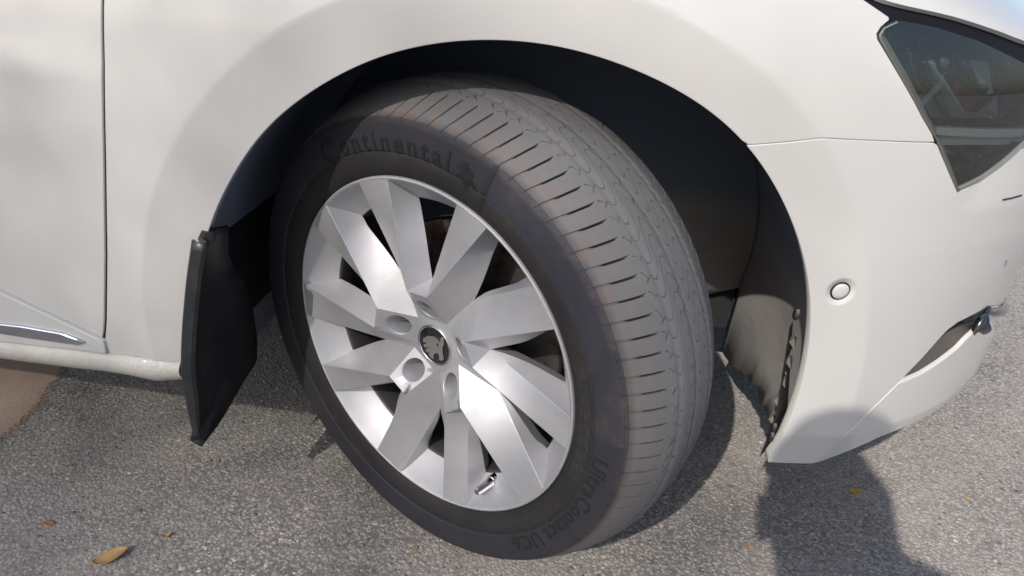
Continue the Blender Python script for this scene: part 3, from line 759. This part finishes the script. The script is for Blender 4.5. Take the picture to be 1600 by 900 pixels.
cal = fixn(mk('brake_caliper', V, F, M_cal, car, smooth=30)); cal.matrix_local = MW
V, F = tube([(0, 0, -.02), (0, 0, -.12), (.02, -.02, -.25), (.02, -.05, -.40)], [.06, .055, .03, .03], 16); o = fixn(mk('axle_shaft', V, F, M_cal, car, smooth=40)); o.matrix_local = MW

# ------------------------------------------------------------------ tyre
M_tyre = mat('tyre_rubber', (.05, .05, .053), .72, spec=.35)
n = N(M_tyre); co = n.obj(); sx = n.n('ShaderNodeSeparateXYZ', {0: co}).outputs
rr = n.math('SQRT', n.math('ADD', n.math('MULTIPLY', sx[0], sx[0]), n.math('MULTIPLY', sx[1], sx[1])))
uvn = n.n('ShaderNodeUVMap'); us = n.n('ShaderNodeSeparateXYZ', {0: uvn.outputs[0]}).outputs     # u = pitches, v = axial metres*10
v = n.math('MULTIPLY', us[1], .1)
def band(x, lo, hi, w):
    a = n.n('ShaderNodeMapRange', {1: lo-w, 2: lo+w, 3: 0., 4: 1.}); n.set(a.inputs[0], x)
    b = n.n('ShaderNodeMapRange', {1: hi-w, 2: hi+w, 3: 1., 4: 0.}); n.set(b.inputs[0], x)
    return n.math('MULTIPLY', a.outputs[0], b.outputs[0])
def sipe(lo, hi, slope, amp, freq, phs, wid):
    g = n.math('ADD', n.math('MULTIPLY', v, slope), n.math('MULTIPLY', n.math('SINE', n.math('MULTIPLY_ADD', v, freq, phs)), amp))
    f = n.math('FRACT', n.math('ADD', ua, g)); dist = n.math('ABSOLUTE', n.math('SUBTRACT', f, .5))
    k_ = n.n('ShaderNodeMapRange', {1: wid*.5, 2: wid*1.4, 3: 1., 4: 0.}); n.set(k_.inputs[0], dist)
    return n.math('MULTIPLY', k_.outputs[0], band(v, lo, hi, .0008))
wob = n.math('MULTIPLY', n.noise(co, 30, 2), .5)
ua = n.math('ADD', us[0], n.math('MULTIPLY', n.noise(co, 22, 3, .6), 1.3))
s1 = sipe(.013, .058, 26, .75, 190, .0, .034); s2 = sipe(-.030, .018, -20, .8, 180, 1., .032); s3 = sipe(-.068, -.022, 22, .7, 200, 2., .032)
notch = n.math('MAXIMUM', sipe(.050, .055, 60, 0., 1, .3, .075), n.math('MAXIMUM', sipe(.012, .018, 60, 0., 1, .6, .075), sipe(-.028, -.022, 60, 0., 1, .1, .075)))
sip = n.math('MAXIMUM', s1, n.math('MAXIMUM', s2, s3))
sip = n.math('MULTIPLY', sip, n.ramp(n.noise(co, 45, 2), [(.32, (.15, .15, .15)), (.46, (1, 1, 1))]))
chan = n.math('MAXIMUM', band(v, .0455, .0463, .0004), n.math('MAXIMUM', band(v, .0107, .0115, .0004), band(v, -.0275, -.0267, .0004)))
chan = n.math('MULTIPLY', chan, n.ramp(n.noise(co, 9, 3), [(.42, (.0, .0, .0)), (.6, (.9, .9, .9))]))
sip = n.math('MAXIMUM', sip, n.math('MAXIMUM', chan, n.math('MULTIPLY', notch, n.ramp(n.noise(co, 26, 2), [(.45, (0, 0, 0)), (.55, (1, 1, 1))]))))
n1 = n.noise(co, 14, 6, .65); n2 = n.noise(co, 120, 4, .7); n3 = n.noise(co, 420, 3, .6)
side = n.mix(n1, (.016, .0165, .024, 1), (.031, .0315, .044, 1))
dark = n.mix(n1, (.010, .010, .012, 1), (.020, .0185, .019, 1))
tread = n.mix(n2, (.096, .096, .103, 1), (.15, .15, .157, 1))
tread = n.mix(n.ramp(n1, [(.3, (0, 0, 0)), (.75, (.6, .6, .6))]), tread, (.125, .121, .122, 1))
c = n.mix(band(rr, .20, .2618, .0012), side, dark)
isT = band(rr, .3035, .5, .004); c = n.mix(isT, c, tread)
rust = n.math('MULTIPLY', band(rr, .299, .3175, .006), n.ramp(n.noise(co, 60, 5, .7), [(.40, (0, 0, 0)), (.66, (1, 1, 1))]))
c = n.mix(n.math('MULTIPLY', rust, .38), c, (.16, .105, .072, 1))
rust2 = n.math('MULTIPLY', band(rr, .25, .30, .01), n.ramp(n.noise(co, 24, 6, .75), [(.52, (0, 0, 0)), (.75, (.5, .5, .5))]))
c = n.mix(rust2, c, (.07, .052, .042, 1))
c = n.mix(n.math('MULTIPLY', n.math('MULTIPLY', sip, .72), isT), c, (.025, .024, .023, 1))
c = n.mix(n.math('MULTIPLY', band(rr, .3010, .3018, .0004), .8), c, (.012, .012, .013, 1))
ang = n.math('ARCTAN2', sx[1], sx[0])
c = n.mix(n.math('MULTIPLY', n.math('MULTIPLY', band(ang, R(67.6), R(68.0), R(.12)), band(rr, .238, .3015, .001)), .85), c, (.006, .006, .006, 1))
u_f = n.math('MULTIPLY', ang, 57.29578)
dash = n.math('MULTIPLY', n.n('ShaderNodeTexWhiteNoise', {'W': 0.}, noise_dimensions='1D').outputs[0], 0.)
for r0 in (.2425, .2455, .2485, .2515, .2545):
    w1 = n.n('ShaderNodeTexWhiteNoise', noise_dimensions='1D'); n.set(w1.inputs['W'], n.math('ADD', n.math('FLOOR', n.math('MULTIPLY', u_f, 3.4)), r0*5000))
    dash = n.math('MAXIMUM', dash, n.math('MULTIPLY', band(rr, r0, r0+.0010, .0003), n.math('GREATER_THAN', w1.outputs[0], .45)))
dash = n.math('MULTIPLY', dash, n.math('MAXIMUM', band(u_f, -14., 22., 1.), n.math('MULTIPLY', band(u_f, -62., -24., 2.), .6)))
c = n.mix(n.math('MULTIPLY', dash, .45), c, (.075, .072, .076, 1))
tz = n.math('MULTIPLY', n.math('SUBTRACT', 1., band(ang, R(2.2), R(67.8), R(.3))), band(rr, .2625, .3005, .0006))
c = n.mix(n.math('MULTIPLY', tz, .38), c, (.010, .010, .011, 1))
n.set(n.b.inputs['Base Color'], c)
hgt = n.math('ADD', n.math('MULTIPLY', n3, .25), n.math('SUBTRACT', n.math('MULTIPLY', n2, .4), n.math('MULTIPLY', sip, .5)))
n.bump(hgt, .5, .0009)
half = [(0, .3355), (.02, .335), (.035, .3338), (.05, .3293), (.065, .3238), (.078, .3180), (.088, .3125), (.097, .3075), (.104, .3028), (.1065, .3000), (.1085, .2960), (.1115, .2850), (.1125, .2740), (.1118, .2660), (.1105, .2632), (.1096, .2622), (.1090, .2612), (.1085, .2550), (.1065, .2470), (.1035, .2390), (.1010, .2345), (.0995, .2322), (.096, .2310)]
rows = []
hd = np.array([q[0] for q in half]); hr = np.array([q[1] for q in half])
tdd = np.concatenate([np.arange(0, .1041, .003), []])
up_ = [(d, float(np.interp(d, hd[:9], hr[:9]))) for d in tdd if d < .1035]+[(.104, .3028)]+spl([(.1065, .3000), (.1085, .2960), (.1092, .2885), (.1096, .280), (.1095, .2740), (.1090, .2665), (.1086, .2638)], .34)+[(.1078, .2628), (.1068, .2620), (.1074, .2606), (.1070, .2550), (.1065, .2470), (.1040, .2395), (.1015, .2352), (.0999, .2332), (.0975, .2322)]
prof = [(-d, r) for d, r in up_[::-1]]+[q for q in up_ if q[0] > 0]
# smooth the tread crown a little
pr = np.array(prof)
fr_ = [0., .02, .032, .142, .154, .18, .35, .5, .65, .8]; PITCH_N = 96; cols_ = len(fr_)
grooves = [.046, .011, -.027, -.061]
V, UV = [], []
for ip in range(PITCH_N):
    for f_ in fr_:
        for d, r in pr:
            u = ip+f_
            slant = 0.0
            if d > .05: slant = -(.105-min(d, .105))*16+(.105-min(d, .105))**2*115       # shoulder sipes lean
            if d < -.05: slant = (min(-d, .105)-.05)*22
            a = R(u*360/PITCH_N)+R(slant*360/PITCH_N)*1.0
            rad, dz = r, d
            insl = f_ in (.032, .142)
            if insl and .062 < d < .1045 and r > .30: rad -= float(np.interp(d, [.060, .064, .080, .090, .104], [.001, .0085, .0080, .0022, .0012]))
            if insl and .1045 <= d < .108 and r > .295: rad -= .0008
            if insl and -.1025 < d < -.052 and r > .30: rad -= .009
            for g in grooves:
                if abs(d-g) < .0016: rad -= .0009
            if r < .30 and d > .1: # sidewall relief: radial seam, raised smooth sector
                deg = math.degrees(a) % 360
                if 3 < deg < 67 and .2645 < r < .2995: dz += .0011
                if 67.2 < deg < 68.5: dz -= .0030 if r > .238 else 0
            V.append((rad*math.cos(a), rad*math.sin(a), dz)); UV.append((u, d*10))
k = len(pr); nseg = PITCH_N*cols_
F = []
for i in range(nseg):
    i2 = (i+1) % nseg
    for j in range(k-1): F.append((i*k+j, i2*k+j, i2*k+j+1, i*k+j+1))
Va = np.array(V); zw = CW[2]+Va[:, 0]*hW[2]+Va[:, 1]*vW[2]+Va[:, 2]*nW[2]
# flat contact patch and slight bulge of the loaded sidewall
low_ = np.clip((.075-zw)/.075, 0, 1); Va[:, 2] += np.sign(Va[:, 2])*.003*low_*np.clip((np.abs(Va[:, 2])-.06)/.05, 0, 1)
zw = CW[2]+Va[:, 0]*hW[2]+Va[:, 1]*vW[2]+Va[:, 2]*nW[2]
fix = zw < .002; Va[fix, 1] += (.002-zw[fix])/vW[2]
tyre = mk('tyre', Va, F, M_tyre, wheel, smooth=50); fixn(tyre)
me = tyre.data; uvl = me.uv_layers.new(name='UVMap'); li = np.zeros(len(me.loops), int); me.loops.foreach_get('vertex_index', li)
UVa = np.array(UV)[li]
# unwrap across the seam
pl = np.zeros(len(me.polygons), int); me.polygons.foreach_get('loop_start', pl)
for s in pl[-(k-1)*1:]: pass
q4 = UVa.reshape(-1, 4, 2); wrap = (q4[:, :, 0].max(1)-q4[:, :, 0].min(1)) > 50
q4[wrap, :, 0] = np.where(q4[wrap, :, 0] < 48, q4[wrap, :, 0]+96, q4[wrap, :, 0]); uvl.data.foreach_set('uv', q4.reshape(-1))
# lettering raised on the sidewall
M_letter = mat('letter_rubber', (.011, .011, .012), .5)
def side_d(r): return float(np.interp(r, [q[1] for q in up_[::-1] if q[0] > .095], [q[0] for q in up_[::-1] if q[0] > .095]))
def bend_text(txt, a0, rbase, size, spacing, name, m, h=.0009, squeeze=1.0, lift=0., shear=0.):
    cu = bpy.data.curves.new('lettering', 'FONT'); cu.body = txt; cu.size = size; cu.space_character = spacing; cu.extrude = h; cu.resolution_u = 3; cu.shear = shear; cu.offset = size*.018
    to = bpy.data.objects.new('tmp_text', cu); col.objects.link(to); bpy.context.view_layer.update()
    dg = bpy.context.evaluated_depsgraph_get(); me_ = bpy.data.meshes.new_from_object(to.evaluated_get(dg)); bpy.data.objects.remove(to); bpy.data.curves.remove(cu)
    bm = bmesh.new(); bm.from_mesh(me_)
    bmesh.ops.triangulate(bm, faces=bm.faces[:])
    for _ in range(3):
        le = [e for e in bm.edges if e.calc_length() > size*.16]
        if le: bmesh.ops.subdivide_edges(bm, edges=le, cuts=1); bmesh.ops.triangulate(bm, faces=bm.faces[:])
    for v_ in bm.verts:
        x, y, z = v_.co; r = rbase+y; a = R(a0)-x*squeeze/(rbase+size*.35); 
        v_.co = (r*math.cos(a), r*math.sin(a), side_d(r)+lift+z)
    bmesh.ops.recalc_face_normals(bm, faces=bm.faces[:])
    bm.to_mesh(me_); bm.free(); me_.materials.clear(); me_.materials.append(m)
    o = bpy.data.objects.new(name, me_); col.objects.link(o); o.parent = wheel; return o
bend_text('C', 124.5, .2590, .046, 1, 'tyre_lettering', M_letter)
bend_text('ontinental', 116.5, .2640, .032, 1.36, 'tyre_lettering', M_letter)
bend_text('UltraContact UC6', 357.5, .2655, .028, 1.12, 'tyre_lettering', M_letter)
# rearing horse mark after the name
HS = [(714, 262), (721, 253), (730, 255), (729, 262), (735, 268), (738, 276), (734, 283), (740, 291), (742, 300), (735, 297), (730, 290), (725, 291), (729, 299), (722, 298), (719, 287), (722, 279), (714, 281), (708, 276), (715, 272), (720, 268)]
P_ = [wl(x, y, .1118) for x, y in HS]; hs = []
for q in P_:
    r = math.hypot(q[0], q[1]); hs.append((q[0], q[1], side_d(r)+.0008))
kk = len(hs); mk('tyre_lettering', hs+[(x, y, z-.002) for x, y, z in hs], [tuple(range(kk))]+[(i, (i+1) % kk, kk+(i+1) % kk, kk+i) for i in range(kk)], M_letter, wheel)

# ------------------------------------------------------------------ ground
M_asph = mat('asphalt', (.2, .19, .18), .9)
n = N(M_asph); co = n.obj()
vo = n.n('ShaderNodeTexVoronoi', {'Scale': 210., 'Randomness': 1.}); n.set(vo.inputs['Vector'], co)
vs_ = n.n('ShaderNodeSeparateColor', {0: vo.outputs['Color']}).outputs
big = n.noise(co, 2.2, 5, .6)
base = n.ramp(vs_[0], [(0, (.08, .077, .075)), (.22, (.26, .247, .236)), (.75, (.36, .34, .32)), (1, (.46, .432, .405))])
base = n.mix(n.ramp(vo.outputs['Distance'], [(.0, (0, 0, 0)), (.30, (0, 0, 0)), (.62, (.75, .75, .75))]), base, (.11, .103, .10, 1))
base = n.mix(n.ramp(n.noise(co, 330, 3, .7), [(.35, (.4, .4, .4)), (.6, (0, 0, 0))]), base, (.12, .11, .105, 1))
base = n.mix(n.ramp(big, [(.35, (0, 0, 0)), (.7, (.5, .5, .5))]), base, (.42, .385, .345, 1))
n.set(n.b.inputs['Base Color'], base)
n.bump(n.math('ADD', n.math('SUBTRACT', 1., vo.outputs['Distance']), n.math('MULTIPLY', n.noise(co, 400, 3), .5)), .4, .003)
ground = mk('asphalt_ground', [(-400, -400, 0), (400, -400, 0), (400, 400, 0), (-400, 400, 0)], [(0, 1, 2, 3)], M_asph, kind='structure')
# exposed aggregate of the worn surface around the car: real little stones
M_stone = mat('aggregate', (.2, .19, .18), .88)
n = N(M_stone); at = n.n('ShaderNodeAttribute', attribute_name='tone'); n.set(n.b.inputs['Base Color'], n.mix(n.math('MULTIPLY', n.noise(n.obj(), 500, 3), .6), at.outputs['Color'], (.30, .278, .255, 1)))
NS = 24000
pts = []
while len(pts) < NS:
    x, y = rng.uniform(-1.35, 1.55, NS), rng.uniform(-1.0, .45, NS)
    keepm = (np.abs(x) < 2) & ((y < -.15) | (x > .45))
    pts = np.array(list(pts)+list(np.stack([x, y], 1)[keepm]))[:NS] if len(pts) else np.stack([x, y], 1)[keepm]
pts = pts[:NS]
sz = rng.gamma(5, .00042, NS)+.0010; hh = sz*rng.uniform(.03, .11, NS)
tone = np.clip(rng.normal(.33, .05, NS), .08, .6); tone = np.where(rng.random(NS) < .22, rng.uniform(.05, .12, NS), tone); tone = np.where(rng.random(NS) < .012, .65, tone)
asp = rng.uniform(.6, 1.0, NS); rot_ = rng.uniform(0, math.pi, NS); K6 = 6
V = np.zeros((NS, 13, 3)); aa = np.arange(K6)*2*math.pi/K6
for lvl, (fr, fz) in enumerate(((1.0, -.0006), (.78, None))):
    jit = rng.uniform(.75, 1.2, (NS, K6))
    ex = sz[:, None]*fr*np.cos(aa)*jit; ey = sz[:, None]*fr*np.sin(aa)*asp[:, None]*jit
    V[:, lvl*6:lvl*6+6, 0] = pts[:, :1]+ex*np.cos(rot_)[:, None]-ey*np.sin(rot_)[:, None]
    V[:, lvl*6:lvl*6+6, 1] = pts[:, 1:]+ex*np.sin(rot_)[:, None]+ey*np.cos(rot_)[:, None]
    V[:, lvl*6:lvl*6+6, 2] = fz if fz is not None else (hh*.8)[:, None]*rng.uniform(.6, 1.1, (NS, K6))
V[:, 12, :2] = pts; V[:, 12, 2] = hh
tri = [(j, (j+1) % 6, 6+(j+1) % 6) for j in range(6)]+[(j, 6+(j+1) % 6, 6+j) for j in range(6)]+[(6+j, 6+(j+1) % 6, 12) for j in range(6)]
tri = np.array(tri); Fn = (tri[None]+np.arange(NS)[:, None, None]*13).reshape(-1, 3)
me = bpy.data.meshes.new('loose_aggregate'); me.vertices.add(NS*13); me.vertices.foreach_set('co', V.reshape(-1))
me.loops.add(len(Fn)*3); me.loops.foreach_set('vertex_index', Fn.reshape(-1)); me.polygons.add(len(Fn)); me.polygons.foreach_set('loop_start', np.arange(0, len(Fn)*3, 3)); me.update(calc_edges=True)
ca = me.color_attributes.new('tone', 'FLOAT_COLOR', 'POINT'); warm = rng.uniform(.9, 1.0, NS)
cc = np.ones((NS, 13, 4)); cc[:, :, 0] = tone[:, None]; cc[:, :, 1] = (tone*(.5*warm+.47))[:, None]; cc[:, :, 2] = (tone*(warm*.9))[:, None]
ca.data.foreach_set('color', cc.reshape(-1)); me.materials.append(M_stone)
ag = bpy.data.objects.new('surface_aggregate', me); col.objects.link(ag); ag['kind'] = 'stuff'; ag['label'] = 'fine grey stones bound in the worn asphalt surface'
# brown worn patch at the left under the sill
M_patch = mat('brown_patch', (.28, .19, .14), .9)
n = N(M_patch); co = n.obj()
n.set(n.b.inputs['Base Color'], n.mix(n.noise(co, 14, 5, .65), (.38, .29, .23, 1), (.29, .21, .165, 1))); n.bump(n.noise(co, 200, 4), .4, .002)
edge_px = [(116, 566), (110, 590), (101, 605), (88, 622), (80, 640), (62, 655), (48, 668), (30, 685), (10, 694), (-20, 712), (-80, 735), (-160, 770)]
E_ = [on_z(*q)[:2] for q in catmull(edge_px, .25)]
E_ = [q+rng.normal(0, .0011, 2) for q in E_]
outl = [on_z(118, 555)[:2]]+E_+[E_[-1]+np.array([-.5, .1]), E_[-1]+np.array([-.5, .9]), np.array([E_[0][0]+.05, -.1])]
k = len(outl); oc = np.array(outl); nE = len(E_)+1; inner = oc.copy()
for q in range(nE): inner[q] = oc[q]+np.array([-.045, .012])
V = [(q[0], q[1], .0022) for q in oc]+[(q[0], q[1], .0022) for q in inner]; F = [(q, q+1, k+q+1, k+q) for q in range(nE-1)]+[tuple(range(k, 2*k))]
patch = mk('concrete_patch', V, F, M_patch, kind='structure')
ca = patch.data.color_attributes.new('edge', 'FLOAT_COLOR', 'POINT')
for q in range(2*k): ca.data[q].color = (0, 0, 0, 1) if q < nE else (1, 1, 1, 1)
n = N(M_patch); at = n.n('ShaderNodeAttribute', attribute_name='edge'); co = n.obj()
f_ = n.math('ADD', at.outputs['Fac'], n.math('MULTIPLY_ADD', n.noise(co, 160, 4, .7), 1.5, -.9))
al = n.n('ShaderNodeMapRange', {1: .2, 2: .6, 3: 0., 4: 1.}); n.set(al.inputs[0], f_); n.set(n.b.inputs['Alpha'], al.outputs[0])

# fallen leaves
def leaf(px, py, L, W, rz, colr, label, curl=.25):
    m = mat('leaf_'+label.split()[0], colr, .65)
    nn = N(m); co_ = nn.obj(); nn.set(nn.b.inputs['Base Color'], nn.mix(nn.noise(co_, 90, 4, .7), (*colr, 1), (colr[0]*.55, colr[1]*.5, colr[2]*.45, 1)))
    V, F = [], []; A_, B_ = 12, 4
    for i in range(A_+1):
        s = i/A_; w = W*math.sin(math.pi*min(1, s*.93+.035))**.8*(1 if s < .8 else (1-(s-.8)*3.2)) if s > .001 else .0006
        w = max(w, .0005)
        for j in range(-B_, B_+1):
            f = j/B_; V.append((L*(s-.5), w*f*.5, .004+curl*W*(f*f)*.5+.004*math.sin(s*5+px)*curl*4*.5+curl*.012*(s-.5)**2*4*L/.05))
    k = 2*B_+1
    for i in range(A_):
        for j in range(k-1): F.append((i*k+j, (i+1)*k+j, (i+1)*k+j+1, i*k+j+1))
    o = mk('leaf', V, F, m, None, smooth=180)
    sd = o.modifiers.new('thickness', 'SOLIDIFY'); sd.thickness = .0005
    P = on_z(px, py); o.location = P; o.rotation_euler = (0, 0, rz)
    tag(o, label, 'leaf', 'fallen leaves on the asphalt'); return o
leaf(174, 874, .047, .022, .75, (.45, .29, .13), 'large dry brown leaf at the lower left of the asphalt', .3)
leaf(76, 820, .016, .009, .1, (.45, .24, .10), 'small orange leaf scrap left of the large brown leaf', .15)
leaf(260, 839, .014, .007, .6, (.42, .28, .14), 'small tan leaf scrap right of the large brown leaf', .15)
leaf(1335, 770, .020, .016, .1, (.55, .36, .05), 'bright yellow leaf inside the person shadow below the bumper', .1)
leaf(1358, 812, .008, .006, .3, (.45, .32, .06), 'tiny yellow leaf scrap below the bright yellow leaf in the shadow', .1)
leaf(1510, 781, .011, .006, .2, (.50, .34, .08), 'tiny pale yellow leaf in the sun right of the shadow', .1)
leaf(1170, 859, .013, .009, .5, (.46, .28, .12), 'small orange leaf in the sun left of the shadow', .1)
leaf(648, 858, .008, .006, .2, (.44, .30, .12), 'tiny tan leaf beside the bottom of the tyre', .1)

# ------------------------------------------------------------------ photographer (outside the frame, throws the shadow)
def skin_obj(name, pts, edges, rad, m, parent=None, root=0, lv=2):
    me = bpy.data.meshes.new(name); me.from_pydata([tuple(p_) for p_ in pts], edges, []); o = bpy.data.objects.new(name, me); col.objects.link(o)
    if parent: o.parent = parent
    md = o.modifiers.new('skin', 'SKIN'); md.use_smooth_shade = True
    for i, r in enumerate(rad):
        sv = me.skin_vertices[0].data[i]; sv.radius = (r, r) if np.isscalar(r) else r; sv.use_root = i == root
    s = o.modifiers.new('subd', 'SUBSURF'); s.levels = lv; s.render_levels = lv
    me.materials.append(m); return o
PH = CAM-fw*.022                                   # phone just behind the lens
J = dict(pel=(.24, -2.78, .74), sp=(.22, -2.55, .86), ch=(.17, -2.24, .985), nk=(.14, -2.06, 1.06), hd=(.105, -2.05, 1.17), hd2=(.10, -2.045, 1.275),
         rs=(.345, -2.14, 1.02), re=(.265, -1.91, .91), rw=(.215, -1.75, .845), rh=(.19, -1.695, .83),
         ls=(.04, -2.30, 1.02), le=(-.03, -2.38, .76), lw=(.03, -2.42, .55), lh=(.06, -2.40, .50),
         rp=(.34, -2.78, .72), rk=(.38, -2.45, .45), ra=(.36, -2.80, .09), rt=(.37, -2.64, .04),
         lp=(.14, -2.78, .72), lk=(.08, -2.48, .45), la=(.06, -2.82, .09), lt=(.05, -2.66, .04))
for q_ in J:
    if q_ in ('pel', 'sp', 'ch', 'nk', 'hd', 'hd2', 'rs', 're', 'ls', 'le'):
        x_, y_, z_ = J[q_]; J[q_] = (x_+.015*z_-.032, y_+.117*z_-.085+(.035 if q_ in ('rs', 're', 'ch') else 0), z_)
names = list(J); ix = {q: i for i, q in enumerate(names)}
ed = [('pel', 'sp'), ('sp', 'ch'), ('ch', 'nk'), ('nk', 'hd'), ('hd', 'hd2'), ('ch', 'rs'), ('rs', 're'), ('re', 'rw'), ('rw', 'rh'), ('ch', 'ls'), ('ls', 'le'), ('le', 'lw'), ('lw', 'lh'),
      ('pel', 'rp'), ('rp', 'rk'), ('rk', 'ra'), ('ra', 'rt'), ('pel', 'lp'), ('lp', 'lk'), ('lk', 'la'), ('la', 'lt')]
rad = dict(pel=.13, sp=.12, ch=.13, nk=.085, hd=.118, hd2=.108, rs=.085, re=.06, rw=.045, rh=.042, ls=.07, le=.045, lw=.03, lh=.034, rp=.10, rk=.065, ra=.045, rt=.04, lp=.10, lk=.065, la=.045, lt=.04)
person = skin_obj('person', [J[q] for q in names], [(ix[a], ix[b]) for a, b in ed], [rad[q] for q in names], M_shoe)
tag(person, 'person bending forward with a phone held out, known by the shadow', 'person')
hair = skin_obj('hair', [(.078, -2.035, 1.21), (.073, -2.005, 1.28), (.068, -1.965, 1.30)], [(0, 1), (1, 2)], [.085, .088, .07], M_hair, person)
for nm, w, sgn in (('rh', J['rh'], 1),):
    for q in range(4):
        b = np.array(w)+np.array([0, .015, .024-.016*q]); t1 = b+np.array([-.01, .022, 0]); t2 = PH+rt*(.10)+up*(.03-.02*q)-fw*.0
        skin_obj('finger', [b, t1, t2], [(0, 1), (1, 2)], [.009, .0085, .007], M_skin, person, lv=1)
    b = np.array(w)+np.array([-.01, .0, .03]); skin_obj('thumb', [b, b+np.array([-.02, .02, .02]), PH+rt*.08+up*.032-fw*.018], [(0, 1), (1, 2)], [.011, .010, .008], M_skin, person, lv=1)
for q in range(4):
    b = np.array(J['lh'])+np.array([.02*q-.03, .02, 0]); skin_obj('finger', [b, b+np.array([0, .035, -.01]), b+np.array([0, .055, -.035])], [(0, 1), (1, 2)], [.009, .0085, .007], M_skin, person, lv=1)
b = np.array(J['lh'])+np.array([.035, 0, 0]); skin_obj('thumb', [b, b+np.array([.025, .02, -.005]), b+np.array([.03, .045, -.015])], [(0, 1), (1, 2)], [.011, .010, .008], M_skin, person, lv=1)
c = PH-fw*.006+rt*.055; V = [c+sx_*rt*.078+sy*up*.037+sz_*fw*.004 for sx_ in (-1, 1) for sy in (-1, 1) for sz_ in (-1, 1)]
phone = fixn(mk('phone', V, [(0, 1, 3, 2), (4, 6, 7, 5), (0, 4, 5, 1), (2, 3, 7, 6), (0, 2, 6, 4), (1, 5, 7, 3)], M_black, None, bevel=.002)); tag(phone, 'black phone held out in the right hand of the person', 'phone')

# ------------------------------------------------------------------ roadside tree whose thin crown dapples the left of the scene
tree = empty('broadleaf_tree', (0, 0, 0)); tag(tree, 'leafy roadside tree behind the photographer shading the left of the car', 'tree')
TC = np.array([-2.25, -1.0, 0])-SUN_DIR*13.0
tree.location = (TC[0]-.8, TC[1]-.5, 0)
NL = 27000; CR = 2.75
q = rng.normal(size=(NL, 3)); q /= np.linalg.norm(q, axis=1)[:, None]; q *= CR*rng.random((NL, 1))**.45*np.array([1, 1, .85])
cl_ = rng.normal(size=(90, 3)); cl_ /= np.linalg.norm(cl_, axis=1)[:, None]; cl_ *= CR*.8*rng.random((90, 1))**.4
q[:NL//2] = cl_[rng.integers(0, 90, NL//2)]+rng.normal(0, .28, (NL//2, 3))
a = rng.normal(size=(NL, 3)); a /= np.linalg.norm(a, axis=1)[:, None]; b = np.cross(a, rng.normal(size=(NL, 3))); b /= np.linalg.norm(b, axis=1)[:, None]
l_ = rng.uniform(.03, .05, (NL, 1)); V = np.stack([q-a*l_, q+b*l_*.5, q+a*l_, q-b*l_*.5], 1)+(TC-np.array(tree.location))
M_leaf = mat('tree_leaf', (.06, .10, .03), .6)
mk('crown', V.reshape(-1, 3), np.arange(NL*4).reshape(-1, 4), M_leaf, tree)
M_bark = mat('bark', (.12, .09, .07), .9)
top = TC-np.array(tree.location); V, F = tube(catmull([(0, 0, -.05), (.05, .02, 2), (.2, .1, 4.5), tuple(top*np.array([.7, .7, .85])), tuple(top+np.array([0, 0, 1.]))], .25), np.linspace(.2, .05, 17), 10)
trunk = fixn(mk('trunk', V, F, M_bark, tree, smooth=60))
for i in range(9):
    e = top+cl_[i]*.9; s = np.array([.2, .1, 4.5])*.5+top*.4; V, F = tube([s, (s+e)/2+np.array([0, 0, .2]), e], [.06, .04, .012], 6); fixn(mk('limb', V, F, M_bark, tree, smooth=60))
